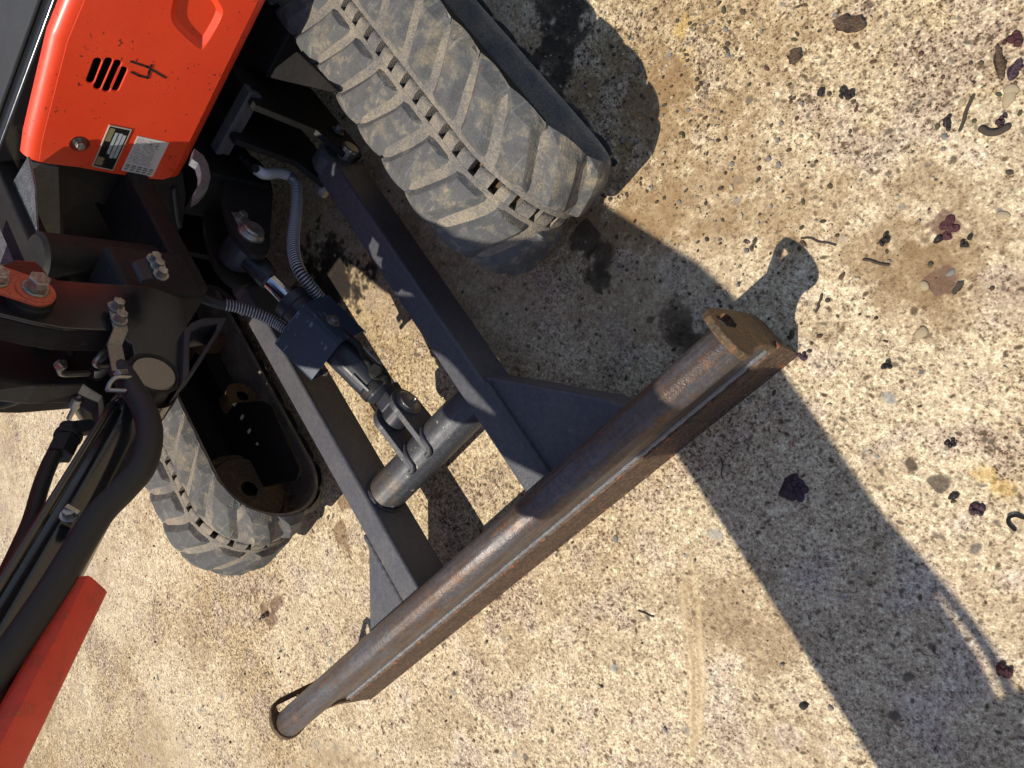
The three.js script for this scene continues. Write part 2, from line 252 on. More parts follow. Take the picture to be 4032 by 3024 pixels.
  const m = mesh('concrete_ground', g, phy({ map: col, bumpMap: bmp, bumpScale: 0.0022, roughness: 0.92, color: new THREE.Color(0.92, 0.92, 0.92) }));
  tag(m, 'sandy pitted concrete yard under and around the machine', 'ground'); m.userData.kind = 'structure';
}

// ------------------------------------------------------------------ the machine
const GX = -0.81, GZ = -1.2;
const machine = new THREE.Group(); machine.name = 'mini_excavator'; machine.position.set(GX, 0, GZ); scene.add(machine);
tag(machine, 'orange and black mini excavator on rubber tracks with its rusty dozer blade lowered', 'excavator');
function part(name, geos, mat, parent = machine, label) {
  const list = (Array.isArray(geos) ? geos : [geos]).map((g) => g), g = merge(list).clone(); g.translate(-GX, 0, -GZ);
  return mesh(name, g, mat, parent, label);
}

// ---- dozer blade
const BL = -1.43, BR = -0.208;
{
  const zc = -0.2, yc = 0.219, R = 0.0285, arc = [];
  for (let k = 0; k <= 16; k++) { const t = -0.42 + k / 16 * 3.3; arc.push([zc + R * Math.cos(t), yc + R * Math.sin(t)]); }
  const out = [[-0.188, 0.066], [-0.1915, 0.085], [-0.1935, 0.105], [-0.1935, 0.125], [-0.1915, 0.147], [-0.187, 0.17], [-0.1805, 0.19], ...arc, [-0.221, 0.19], [-0.2145, 0.165], [-0.2105, 0.13], [-0.2085, 0.10], [-0.207, 0.06], [-0.195, 0.02], [-0.185, 0.006], [-0.174, 0.006], [-0.178, 0.03]];
  const blade = part('dozer_blade', toCreasedNormals(plate('X', BL + 0.006, BR - BL - 0.012, out, { bevel: 0.001 }), 0.5), M.steel, machine, 'rusty bare steel dozer blade with a rounded top edge');
  part('cutting_edge', plate('X', BL - 0.004, BR - BL + 0.010, [[-0.162, 0], [-0.165, 0.004], [-0.1805, 0.062], [-0.192, 0.066], [-0.1745, 0]], { bevel: 0.0015 }), M.edge, blade);
  const bead = []; for (let k = 0; k <= 160; k++) { const x = mix(BL + 0.005, BR - 0.012, k / 160), w = Math.sin(k * 2.3) * 0.0008 + Math.sin(k * 5.1) * 0.0006; bead.push([x, 0.0665 + w, -0.1895 + w * 0.7]); }
  part('weld_bead', tube(bead, 0.0055, 8, 480), M.bead, blade);
  const ep = [[-0.168, 0.003], [-0.236, 0.003], [-0.249, 0.02], [-0.2535, 0.06], [-0.2545, 0.15], [-0.2535, 0.215], [-0.249, 0.232], [-0.239, 0.243], [-0.222, 0.251], [-0.203, 0.254], [-0.183, 0.247], [-0.172, 0.235], [-0.1685, 0.22], [-0.170, 0.205], [-0.176, 0.188], [-0.183, 0.168], [-0.187, 0.145], [-0.189, 0.118], [-0.187, 0.09], [-0.182, 0.07]];
  const hole = [[-0.2465, 0.172], [-0.2465, 0.222], [-0.242, 0.232], [-0.228, 0.2325], [-0.2165, 0.220], [-0.2145, 0.184], [-0.222, 0.163], [-0.239, 0.160]];
  part('end_plate', plate('X', BR - 0.012, 0.012, ep, { holes: [hole], bevel: 0.0025 }), M.rust, blade, 'dirt caked end plate nearest the corner of the photo with a square hole');
  part('end_plate', plate('X', BL, 0.012, ep, { holes: [hole], bevel: 0.0025 }), M.rust, blade, 'far end plate of the blade with an oblong hole');
}
// ---- the two arms that carry the blade
for (const [x0, s] of [[-0.647, 1], [-1.016, -1]]) {
  const x1 = x0 + 0.055, prof = [[-0.210, 0.079], [-0.210, 0.168]];
  const arm = part('blade_arm', [box(x0, x1, 0.077, 0.17, -1.02, -0.213, 0.007, 4), rod([x0 + 0.004, 0.122, -1.03], [x1 - 0.004, 0.122, -1.03], 0.052)], M.arm);
  const pts = s > 0 ? [[x1 - 0.004, -0.452], [x1 + 0.012, -0.438], [-0.435, -0.277], [-0.392, -0.214], [x1 - 0.004, -0.214]] : [[x0 + 0.004, -0.392], [x0 - 0.006, -0.386], [-1.166, -0.2165], [-1.166, -0.213], [x0 + 0.004, -0.214]];
  part('gusset', plate('Y', 0.082, 0.080, pts, { bevel: 0.006 }), M.arm, arm);
  const we = s > 0 ? [[x1 + 0.001, 0.1665, -0.43], [x1 + 0.001, 0.1665, -0.216]] : [[x0 - 0.001, 0.1665, -0.39], [x0 - 0.001, 0.1665, -0.216]];
  const wp = []; for (let k = 0; k <= 30; k++) wp.push([mix(we[0][0], we[1][0], k / 30), 0.1665 + Math.sin(k * 2.1) * 0.0009, mix(we[0][2], we[1][2], k / 30)]);
  part('weld_bead', tube(wp, 0.0058, 8, 160), M.arm, arm);
  const wf = []; for (let k = 0; k <= 24; k++) wf.push([mix(s > 0 ? x0 : -1.14, s > 0 ? -0.395 : x1, k / 24), 0.165 + Math.sin(k * 2.7) * 0.001, -0.2155]);
  part('weld_bead', tube(wf, 0.0062, 8, 140), M.arm, arm);
}
// ---- cross tube with the two lugs of the blade cylinder
const TZ = -0.444, TY = 0.12, TR = 0.0395, P1 = [0, 0.139, -0.534];
{
  const t = part('cross_tube', rod([-0.965, TY, TZ], [-0.643, TY, TZ], TR, TR, 0.001), M.tubeSteel);
  for (const x of [-0.962, -0.652]) part('weld_collar', toCreasedNormals(new THREE.TorusGeometry(TR + 0.001, 0.0035, 8, 40).rotateY(Math.PI / 2).translate(x + (x < -0.8 ? 0.003 : 0.002), TY, TZ), 3), M.tubeSteel, t);
  const lug = []; for (let k = 0; k <= 18; k++) { const a = 1.2 + k / 18 * 3.1; lug.push([P1[2] + 0.036 * Math.cos(a), P1[1] + 0.036 * Math.sin(a)]); }
  lug.push([TZ - 0.03, TY - 0.028], [TZ, TY], [TZ + 0.016, TY + 0.030], [TZ + 0.018, TY + 0.038]);
  for (const x of [-0.845, -0.79]) {
    part('clevis_plate', plate('X', x, 0.013, lug, { bevel: 0.0015 }), M.tubeSteel, t);
    part('weld_bead', tube([[x + 0.015, TY + 0.030, TZ - 0.026], [x + 0.015, TY + 0.0395, TZ - 0.006], [x + 0.0145, TY + 0.038, TZ + 0.013], [x + 0.007, TY + 0.0355, TZ + 0.0205], [x - 0.001, TY + 0.0355, TZ + 0.0205]], 0.0058, 8, 40), M.tubeSteel, t);
  }
  part('clevis_pin', [rod([-0.86, P1[1], P1[2]], [-0.772, P1[1], P1[2]], 0.019), lathe([-0.778, P1[1], P1[2]], [-0.76, P1[1], P1[2]], [[0, 0], [0, 0.027], [0.004, 0.0275], [0.007, 0.022], [0.009, 0.021], [0.012, 0.012], [0.012, 0]])], M.zinc, t);
  part('grease_fitting', [rod([-0.768, P1[1] - 0.004, P1[2] + 0.004], [-0.76, P1[1] - 0.004, P1[2] + 0.004], 0.005), rod([-0.762, P1[1] - 0.004, P1[2] + 0.004], [-0.756, P1[1] - 0.004, P1[2] + 0.004], 0.003)], M.zinc, t);
}
// ---- blade cylinder: barrel below, rod above, sheet cover over the hose ports
const CX = -0.803, P2 = [0, 0.298, -0.945];
{
  const d = V([0, P2[1] - P1[1], P2[2] - P1[2]]), L = d.length(), u = d.clone().normalize(), n = new THREE.Vector3(0, u.z * -1, u.y);
  if (n.y < 0) n.negate();
  const at = (t, h = 0, x = CX) => [x, P1[1] + u.y * t + n.y * h, P1[2] + u.z * t + n.z * h];
  const cyl = part('blade_cylinder', [boxUV(lathe(at(0), at(1), [[0.045, 0], [0.045, 0.024], [0.052, 0.029], [0.055, 0.031], [0.075, 0.031], [0.078, 0.0335], [0.285, 0.0335], [0.287, 0.036], [0.305, 0.036], [0.308, 0.030], [0.308, 0]])), boxUV(lathe(at(0, 0, CX - 0.022), at(0, 0, CX + 0.022), [[0, 0], [0, 0.027], [0.002, 0.029], [0.042, 0.029], [0.044, 0.027], [0.044, 0]])), box(CX - 0.02, CX + 0.02, P1[1] - 0.02, P1[1] + 0.03, P1[2] - 0.06, P1[2] - 0.01, 0.006)], M.paint);
  part('piston_rod', rod(at(0.30), at(L - 0.02), 0.0175), M.chrome, cyl);
  part('rod_eye', [boxUV(lathe(at(0, 0, CX - 0.03), at(0, 0, CX + 0.03), [[0, 0], [0, 0.03], [0.003, 0.033], [0.057, 0.033], [0.06, 0.03], [0.06, 0]]).translate(0, P2[1] - P1[1], P2[2] - P1[2])), rod(at(L - 0.085), at(L - 0.015), 0.0215)], M.paint, cyl);
  // folded cover
  const a0 = 0.162, a1 = 0.262, xa = -0.868, xb = -0.757, h = 0.0455;
  const quad = (A, B, C, D, t) => { const pts = [A, B, C, D].map(V), nn = pts[1].clone().sub(pts[0]).cross(pts[3].clone().sub(pts[0])).normalize().multiplyScalar(t), all = [...pts, ...pts.map((q) => q.clone().sub(nn))], f = [[0, 1, 2], [0, 2, 3], [4, 6, 5], [4, 7, 6], [0, 4, 5], [0, 5, 1], [1, 5, 6], [1, 6, 2], [2, 6, 7], [2, 7, 3], [3, 7, 4], [3, 4, 0]], g = new THREE.BufferGeometry(); g.setAttribute('position', new THREE.Float32BufferAttribute(f.flat().flatMap((k) => all[k].toArray()), 3)); g.computeVertexNormals(); return boxUV(g); };
  const rr = 0.006;
  const bend = (x, sgn) => { const list = []; for (let k = 0; k < 4; k++) { const q = (t) => { const b = t / 4 * Math.PI / 2; return [x - sgn * rr * (1 - Math.sin(b)) , h - rr * (1 - Math.cos(b))]; }; const [xp, hp] = q(k), [xq, hq] = q(k + 1); list.push(sgn > 0 ? quad(at(a0, hp, xp), at(a1, hp, xp), at(a1, hq, xq), at(a0, hq, xq), 0.002) : quad(at(a1, hp, xp), at(a0, hp, xp), at(a0, hq, xq), at(a1, hq, xq), 0.002)); } return list; };
  part('hose_cover', [quad(at(a0, h, xa + rr), at(a1, h, xa + rr), at(a1, h, xb - rr), at(a0, h, xb - rr), 0.002), ...bend(xb, 1), quad(at(a0, h - rr, xb), at(a1, h - rr, xb), at(a1, h - 0.083, xb), at(a0, h - 0.083, xb), 0.002), ...bend(xa, -1), quad(at(a1, h - rr, xa), at(a0, h - rr, xa), at(a0, h - 0.05, xa), at(a1, h - 0.05, xa), 0.002)], M.cover, cyl, 'folded navy sheet cover with scratches');
  part('cover_bolt', bolt(at(0.208, h - 0.03, xb), [1, 0, 0], 0.0085, 0.008, 1.75), M.zinc, cyl);
  part('cover_bolt', [bolt(at(0.185, h - 0.043, xa), [-1, -0.2, 0], 0.0075, 0.012, 1.3), rod(at(0.165, h - 0.05, xa + 0.004), at(0.165, h - 0.06, xa - 0.012), 0.005)], M.zinc, cyl);
  // steel oil pipe along the barrel and the port block at its lower end
  part('oil_pipe', tube([at(0.20, 0.012, CX + 0.040), at(0.155, 0.012, CX + 0.046), at(0.14, 0.01, CX + 0.045), at(0.125, 0.008, CX + 0.034), at(0.105, 0.01, CX + 0.034), at(0.092, 0.016, CX + 0.033)], 0.0065, 10, 60), M.dark, cyl);
  part('oil_pipe', tube([at(0.20, -0.004, CX + 0.040), at(0.09, -0.004, CX + 0.040)], 0.003, 8, 8), M.zinc, cyl);
  part('port_block', [bolt(at(0.082, 0.006, CX + 0.03), [0.55, 0.8, 0.2], 0.0135, 0.02, 1.05), rod(at(0.082, -0.004, CX + 0.012), at(0.082, 0.012, CX + 0.036), 0.017), rod(at(0.058, 0.002, CX + 0.02), at(0.075, 0.002, CX + 0.03), 0.015)], M.dark, cyl);
  part('port_tab', box(-0.003, 0.003, -0.006, 0.006, -0.022, 0.022, 0.001).applyQuaternion(new THREE.Quaternion().setFromUnitVectors(new THREE.Vector3(0, 0, -1), u)).translate(...at(0.088, 0.03, CX + 0.006)), M.arm, cyl);
  part('clamp_ring', boxUV(lathe(at(0), at(1), [[0.060, 0.030], [0.060, 0.0345], [0.074, 0.0345], [0.074, 0.030]])), M.dark, cyl);
}
// ---- bracket that holds the upper end of the blade cylinder
{
  const out = [[-1.19, 0.23], [-1.116, 0.278], [-1.042, 0.313], [-0.956, 0.334], [-0.915, 0.332], [-0.889, 0.318], [-0.889, 0.296], [-0.905, 0.276], [-0.963, 0.244], [-1.055, 0.193], [-1.113, 0.164], [-1.183, 0.15], [-1.215, 0.17]];
  const b = part('cylinder_bracket', [plate('X', -0.772, 0.012, out, { bevel: 0.001, smooth: true }), plate('X', -0.852, 0.012, out, { bevel: 0.001, smooth: true })], M.dark);
  part('pivot_pin', [rod([-0.87, P2[1], P2[2]], [-0.742, P2[1], P2[2]], 0.021), lathe([-0.76, P2[1], P2[2]], [-0.74, P2[1], P2[2]], [[0, 0], [0, 0.026], [0.004, 0.0265], [0.006, 0.024], [0.012, 0.022], [0.013, 0]])], M.zinc, b);
  part('retainer_bolt', [bolt([-0.757, 0.302, -0.985], [1, 0, 0], 0.0095, 0.011), plate('X', -0.759, 0.003, [[-1.0, 0.315], [-1.0, 0.288], [-0.95, 0.275], [-0.93, 0.29], [-0.94, 0.32]], { bevel: 0.0005 })], M.zinc, b);
  part('lug_web', [box(-0.86, -0.75, 0.18, 0.33, -1.26, -1.10, 0.004)], M.dark, b);
  part('hose_fitting', [rod([-0.72, 0.245, -1.125], [-0.72, 0.233, -1.1], 0.008), bolt([-0.72, 0.235, -1.105], [0.5, 0.3, 0.6], 0.009, 0.012, 1.1), rod([-0.72, 0.255, -1.138], [-0.725, 0.238, -1.13], 0.006)], M.dark, b);
}
// ---- brackets in which the blade arms swing
for (const [xa, xb] of [[-0.672, -0.578], [-1.041, -0.947]]) {
  const side = [[-1.095, 0.31], [-1.24, 0.31], [-1.24, 0.10], [-1.06, 0.075], [-1.03, 0.085], [-1.015, 0.11], [-1.02, 0.14], [-1.075, 0.18]];
  const b = part('arm_bracket', [plate('X', xa, 0.013, side), plate('X', xb - 0.013, 0.013, side)], M.dark);
  part('cross_plate', [box(xa - 0.045, xb + 0.008, 0.304, 0.316, -1.145, -1.118, 0.002), box(xa - 0.043, xb + 0.006, 0.286, 0.3045, -1.135, -1.121, 0.002)], M.arm, b);
  part('pivot_pin', [rod([xa - 0.02, 0.122, -1.03], [xb + 0.012, 0.122, -1.03], 0.018), bolt([xb + 0.003, 0.118, -1.09], [1, 0, 0], 0.009, 0.01)], M.zinc, b);
}
// ---- undercarriage frame between the tracks
{
  const f = part('undercarriage_frame', [box(-1.10, -0.52, 0.15, 0.31, -1.75, -1.27, 0.01), rod([-0.81, 0.30, -1.5], [-0.81, 0.40, -1.5], 0.26, 0.26, 0.004)], M.dark);
  part('axle_plate', [plate('Y', 0.288, 0.012, [[-0.533, -1.125], [-0.45, -1.084], [-0.434, -0.984], [-0.43, -0.952], [-0.439, -0.959]].concat([[-0.44, -1.2], [-0.5, -1.25]].slice(0, 0)), { bevel: 0.001 })], M.dark, f);
  part('axle_beam', box(-0.54, -0.42, 0.18, 0.284, -1.40, -1.145, 0.006), M.dark, f);
  part('axle_beam', box(-1.20, -1.08, 0.18, 0.284, -1.40, -1.145, 0.006), M.dark, f);
}
// ---- rubber tracks
const ZF = -0.684, ZR = -1.75, RB = 0.133, YC = 0.1525, LT = ZF - ZR, AL = Math.PI * RB, TOT = 2 * LT + 2 * AL, NP = 72, PIT = TOT / NP;
function path(u, h) {                                    // u: metres along the belt from the rear end of its top run, h: height outwards
  u = ((u % TOT) + TOT) % TOT; const r = RB + h;
  if (u < LT) return [ZR + u, YC + r - 0.0];
  if (u < LT + AL) { const a = Math.PI / 2 - (u - LT) / RB; return [ZF + r * Math.cos(a), YC + r * Math.sin(a)]; }
  if (u < 2 * LT + AL) return [ZF - (u - LT - AL), YC - r];
  const a = -Math.PI / 2 - (u - 2 * LT - AL) / RB; return [ZR + r * Math.cos(a), YC + r * Math.sin(a)];
}
function grid(nu, nv, fn) {                              // fn(i/nu, j/nv) -> [x,y,z]
  const p = [], idx = []; for (let i = 0; i <= nu; i++) for (let j = 0; j <= nv; j++) p.push(...fn(i / nu, j / nv));
  for (let i = 0; i < nu; i++) for (let j = 0; j < nv; j++) { const a = i * (nv + 1) + j, b = a + 1, c = a + nv + 1, d = c + 1; idx.push(a, c, b, b, c, d); }
  const g = new THREE.BufferGeometry(); g.setAttribute('position', new THREE.Float32BufferAttribute(p, 3)); g.setIndex(idx); g.computeVertexNormals(); return g;
}
function makeTrack(xc, seed) {
  const r = rng(seed), HW = 0.116, phase = ((-0.766 - ZR) % PIT + PIT) % PIT, geos = [];
  const ang = (g) => boxUV(g.index ? g.toNonIndexed() : g);
  // belt cross-section as closed loop [v,h], swept along the path
  const loop = (L, u0, u1, n) => grid(n, L.length - 1, (a, b) => { const [v, h] = L[Math.round(b * (L.length - 1))], [z, y] = path(u0 + (u1 - u0) * a, h); return [xc + v, y, z]; });
  for (const s of [-1, 1]) {
    const L = [[0.0118, 0.001], [0.02, 0.0025], [0.06, 0.0025], [0.10, 0.0005], [0.110, -0.003], [0.1155, -0.007], [0.116, -0.011], [0.113, -0.0145], [0.105, -0.016], [0.06, -0.017], [0.0118, -0.018], [0.0118, 0.001]].map(([v, h]) => [v * s, h]);
    if (s > 0) L.reverse(); geos.push(ang(loop(L, 0, TOT, 360)));
  }
  for (let k = 0; k < NP; k++) {
    const c = phase + (k + 0.5) * PIT, hw = (PIT - 0.0135) / 2, L = [[-0.0125, 0.0005], [0, 0.002], [0.0125, 0.0005], [0.0125, -0.017], [-0.0125, -0.017], [-0.0125, 0.0005]].reverse();
    const g = loop(L, c - hw, c + hw, 3); geos.push(ang(g));
    for (const e of [-1, 1]) { const q = new THREE.BufferGeometry(), A = [[-0.0125, 0.0005], [0.0125, 0.0005], [0.0125, -0.017], [-0.0125, -0.017]].map(([v, h]) => { const [z, y] = path(c + e * hw, h); return [xc + v, y, z]; }), o = e > 0 ? [0, 2, 1, 0, 3, 2] : [0, 1, 2, 0, 2, 3]; q.setAttribute('position', new THREE.Float32BufferAttribute(o.flatMap((i) => A[i]), 3)); q.computeVertexNormals(); geos.push(boxUV(q)); }
  }
  const belt = part('rubber_track', geos, M.rubberDust, machine, xc > -0.8 ? 'dusty grey rubber track nearest the camera' : 'dusty grey rubber track beyond the blade arms');
  // steel link pieces seen in the sprocket holes
  const bits = []; for (let k = 0; k < NP; k++) { const c = phase + k * PIT, [z, y] = path(c + PIT * 0.16, -0.02), [z2, y2] = path(c + PIT * 0.16, -0.012), [z3] = path(c, 0); const g = new THREE.BoxGeometry(0.024, 0.010, 0.010); const a = Math.atan2(y2 - y, z2 - z); g.rotateX(-a); g.translate(xc, y, z); bits.push(boxUV(g)); }
  const links = part('track_links', bits, M.rust, belt); links.userData.kind = 'stuff';
  // tread lugs: worn blocks swept back from the row of holes, one side then the other
  for (let k = 0; k < NP; k++) {
    const s = k % 2 ? 1 : -1, c = phase + k * PIT + 0.002, H = 0.0125 + r() * 0.003, w0 = r() * 0.003, j1 = (r() - 0.5) * 0.006, j2 = (r() - 0.5) * 0.006;
    const AV = [0, 0.03, 0.14, 0.27, 0.30, 0.40, 0.50, 0.60, 0.69, 0.72, 0.83, 0.97, 1], BV = [0, 0.02, 0.10, 0.13, 0.25, 0.38, 0.50, 0.62, 0.74, 0.84, 0.90, 0.95, 1], k2 = (r() - 0.5) * 0.05, k3 = (r() - 0.5) * 0.05;
    const g = grid(12, 12, (a0, b0) => {
      let a = AV[Math.round(a0 * 12)]; const b = BV[Math.round(b0 * 12)];
      const v = mix(0.0145, 0.119, b) + (b > 0.9 ? 0.0045 * Math.sin(a * Math.PI) * (b - 0.9) * 10 : 0);
      const cu = -0.050 * Math.pow(Math.max(0, (b - 0.15) / 0.85), 1.1) + 0.010 + j1 * b, wd = 0.078 + w0;
      if (a > 0.2 && a < 0.8) a += (a < 0.5 ? k2 : k3) * (b - 0.5) + 0.014 * Math.sin(k * 3.7 + b * 5);
      const u = c + cu + (a - 0.5) * wd, lin = (p, q, x) => clamp((x - p) / (q - p));
      const ea = Math.min(lin(0.02, 0.28, a), 1 - lin(0.71, 0.98, a)), eb = Math.min(lin(0.01, 0.12, b), 1 - 0.85 * lin(0.86, 1, b)), h = -0.003 + (H + 0.003) * Math.min(ea, eb) * (1 - 0.10 * b);
      const [z, y] = path(u, h); return [xc + s * v, y, z];
    });
    if (s > 0) flip(g); g.computeVertexNormals();
    part('tread_lug', boxUV(toCreasedNormals(g, 0.42)), M.rubber, belt);
  }
  return belt;
}
const XN = -0.326, XFAR = -1.313;
makeTrack(XN, 5); makeTrack(XFAR, 9);
// ---- track frames with idler and rollers inside the belts
for (const [xc, s] of [[XN, -1], [XFAR, 1]]) {           // s: side that faces the middle of the machine
  const fr = part('track_frame', [box(xc - 0.045, xc + 0.045, 0.06, 0.105, -1.62, -0.84, 0.008), box(xc - s * 0.05 - 0.028, xc - s * 0.05 + 0.028, 0.06, 0.245, -1.62, -0.74, 0.008), box(xc - 0.03, xc + 0.03, 0.06, 0.105, -0.86, -0.78, 0.005)], M.dark);
  const cov = xc > -0.8 ? [[xc - 0.06, -1.5], [xc - 0.06, -0.78], [xc + 0.06, -0.76], [xc + 0.06, -1.5]] : [[-1.133, -0.801], [-1.152, -0.835], [-1.323, -0.961], [-1.34, -0.891], [-1.336, -0.81], [-1.38, -0.724], [-1.348, -0.716], [-1.176, -0.627], [-1.149, -0.638], [-1.138, -0.765]];
  part('frame_cover', plate('Y', xc > -0.8 ? 0.19 : 0.109, 0.006, cov, { bevel: 0.001 }), M.dark, fr);
  part('idler_wheel', [boxUV(lathe([xc - 0.03, YC, ZF], [xc + 0.03, YC, ZF], [[0, 0.02], [0, 0.085], [0.012, 0.092], [0.018, 0.092], [0.018, 0.108], [0.042, 0.108], [0.042, 0.092], [0.048, 0.092], [0.06, 0.085], [0.06, 0.02]]))], M.rust, fr);
  for (const z of [-0.92, -1.12, -1.32, -1.52]) part('track_roller', boxUV(lathe([xc - 0.07, 0.08, z], [xc + 0.07, 0.08, z], [[0, 0.015], [0, 0.042], [0.04, 0.042], [0.05, 0.03], [0.09, 0.03], [0.10, 0.042], [0.14, 0.042], [0.14, 0.015]], 20)), M.rust, fr);
  part('carrier_roller', rod([xc - 0.06, 0.225, -1.2], [xc + 0.06, 0.225, -1.2], 0.03), M.dark, fr);
}
// ---- hoses to the blade cylinder
{
  const wh = [[-0.72, 0.228, -1.102], [-0.72, 0.213, -1.095], [-0.72, 0.173, -1.111], [-0.722, 0.144, -1.115]];
  const a = part('hydraulic_hose', tube(wh, 0.0115, 14, 40), M.whiteHose, machine, 'white ended hose with a ribbed guard');
  part('inner_hose', tube([[-0.722, 0.148, -1.117], [-0.722, 0.136, -1.097], [-0.725, 0.151, -1.056], [-0.73, 0.191, -0.982], [-0.735, 0.23, -0.914], [-0.74, 0.246, -0.871], [-0.745, 0.249, -0.834], [-0.755, 0.232, -0.809], [-0.775, 0.2, -0.787]], 0.0105, 12, 80), M.hose, a);
  part('ribbed_guard', sleeve([[-0.722, 0.148, -1.117], [-0.722, 0.136, -1.097], [-0.725, 0.151, -1.056], [-0.73, 0.191, -0.982], [-0.735, 0.23, -0.914], [-0.74, 0.246, -0.871], [-0.745, 0.249, -0.834], [-0.755, 0.232, -0.809], [-0.775, 0.2, -0.787]], 0.0112, 0.0056), M.ribbed, a);
  const b = part('hydraulic_hose', tube([[-0.875, 0.377, -0.885], [-0.87, 0.359, -0.868], [-0.865, 0.338, -0.855]], 0.010, 12, 20), M.hose);
  part('inner_hose', tube([[-0.865, 0.342, -0.858], [-0.86, 0.315, -0.846], [-0.855, 0.286, -0.825], [-0.85, 0.262, -0.8], [-0.84, 0.251, -0.765]], 0.0096, 12, 60), M.hose, b);
  part('ribbed_guard', sleeve([[-0.865, 0.342, -0.858], [-0.86, 0.315, -0.846], [-0.855, 0.286, -0.825], [-0.85, 0.262, -0.8], [-0.84, 0.251, -0.765]], 0.0102, 0.0056), M.ribbed, b);
}
// ---- front panel of the upper body
const ZP = -1.08;
{
  const face = [[-0.308, 0.386], [-0.433, 0.639], [-0.499, 0.64], [-0.568, 0.641], [-0.746, 0.623], [-0.786, 0.616], [-0.787, 0.602], [-0.782, 0.556], [-0.781, 0.496], [-0.777, 0.437], [-0.773, 0.413], [-0.763, 0.4], [-0.737, 0.399], [-0.393, 0.409], [-0.32, 0.41]];
  const slot = (a, b) => { const p = [a, b], d = [b[0] - a[0], b[1] - a[1]], L = Math.hypot(...d), u = [d[0] / L, d[1] / L], q = [-u[1], u[0]], w = 0.0058, o = []; for (let k = 0; k <= 8; k++) { const t = -Math.PI / 2 + k / 8 * Math.PI; o.push([b[0] + w * (Math.cos(t) * u[0] + Math.sin(t) * q[0]), b[1] + w * (Math.cos(t) * u[1] + Math.sin(t) * q[1])]); } for (let k = 0; k <= 8; k++) { const t = Math.PI / 2 + k / 8 * Math.PI; o.push([a[0] + w * (Math.cos(t) * u[0] + Math.sin(t) * q[0]), a[1] + w * (Math.cos(t) * u[1] + Math.sin(t) * q[1])]); } return o; };
  const S = [[[-0.583, 0.593], [-0.617, 0.592]], [[-0.577, 0.579], [-0.624, 0.579]], [[-0.576, 0.566], [-0.624, 0.566]], [[-0.584, 0.554], [-0.618, 0.554]]].map(([a, b]) => slot(a, b));
  const grip0 = [[-0.42, 0.534], [-0.453, 0.528], [-0.473, 0.522], [-0.484, 0.512], [-0.495, 0.491], [-0.505, 0.463], [-0.502, 0.456], [-0.467, 0.452], [-0.439, 0.453], [-0.428, 0.461], [-0.418, 0.475], [-0.401, 0.494]];
  const grip = new THREE.SplineCurve([...grip0, grip0[0]].map((q) => new THREE.Vector2(...q))).getPoints(60).slice(0, -1).map((q) => [q.x, q.y]);
  const cup = [-0.736, 0.569], hole = ring(cup[0], cup[1], 0.015);
  const area = grip.reduce((s, q, i) => { const n = grip[(i + 1) % grip.length]; return s + q[0] * n[1] - n[0] * q[1]; }, 0);
  const list = [plate('Z', ZP - 0.004, 0.004, face.slice(1, -1), { holes: [...S, grip, hole], bevel: 0.0012 })];
  // pressed hand recess: sloping wall and floor
  const dep = 0.007, inner = grip.map((q, i) => { const p = grip[(i + grip.length - 1) % grip.length], n = grip[(i + 1) % grip.length], dx = n[0] - p[0], dy = n[1] - p[1], L = Math.hypot(dx, dy), sg = area > 0 ? 1 : -1; return [q[0] - sg * dy / L * 0.0075, q[1] + sg * dx / L * 0.0075]; });
  const wall = []; for (let i = 0; i < grip.length; i++) { const j = (i + 1) % grip.length, A = [...grip[i], ZP - 0.001], B = [...grip[j], ZP - 0.001], C = [...inner[j], ZP - dep], D = [...inner[i], ZP - dep]; wall.push(A, B, C, A, C, D); }
  const wg = new THREE.BufferGeometry(); wg.setAttribute('position', new THREE.Float32BufferAttribute(wall.flat(), 3)); wg.computeVertexNormals(); list.push(boxUV(toCreasedNormals(wg, 0.9)));
  list.push(plate('Z', ZP - dep - 0.003, 0.003, grip0, { bevel: 0 }));
  // rounded upper edge rolling back over the floor
  const e0 = [[-0.433, 0.639], [-0.499, 0.64], [-0.568, 0.641], [-0.746, 0.623], [-0.786, 0.616]];
  const top = (t) => { const k = t * (e0.length - 1), i = Math.min(e0.length - 2, k | 0), q = k - i; return [mix(e0[i][0], e0[i + 1][0], q), mix(e0[i][1], e0[i + 1][1], q)]; };
  const roll = grid(24, 8, (a, b) => { const [x, y] = top(a), t = b * 1.5; return [x, y + 0.021 * Math.sin(t), ZP - 0.0006 - 0.021 * (1 - Math.cos(t))]; }); flip(roll); roll.computeVertexNormals(); list.push(boxUV(roll.toNonIndexed()));
  // lower edge folded in under the body
  const b0 = [[-0.32, 0.41], [-0.393, 0.409], [-0.737, 0.399], [-0.763, 0.4]], bot = (t) => { const k = t * (b0.length - 1), i = Math.min(b0.length - 2, k | 0), q = k - i; return [mix(b0[i][0], b0[i + 1][0], q), mix(b0[i][1], b0[i + 1][1], q)]; };
  const fold = grid(20, 8, (a, b) => { const [x, y] = bot(a), t = b * 1.25; return [x, y - 0.030 * Math.sin(t) , ZP - 0.0006 - 0.030 * (1 - Math.cos(t)) - b * 0.012]; }); fold.computeVertexNormals(); list.push(boxUV(fold.toNonIndexed()));
  const p = part('front_panel', list, M.orange, machine, 'bright orange sheet panel with four vent slots and a hand painted mark');
  // dished hole with its bolt
  const dish = boxUV(lathe([cup[0], cup[1], ZP], [cup[0], cup[1], ZP - 1], [[0, 0.015], [0.007, 0.0135], [0.008, 0.0]])); part('bolt_dish', dish, M.oldOrange, p);
  part('panel_bolt', bolt([cup[0], cup[1], ZP - 0.007], [0, 0, 1], 0.0074, 0.011, 1.35), M.zinc, p);
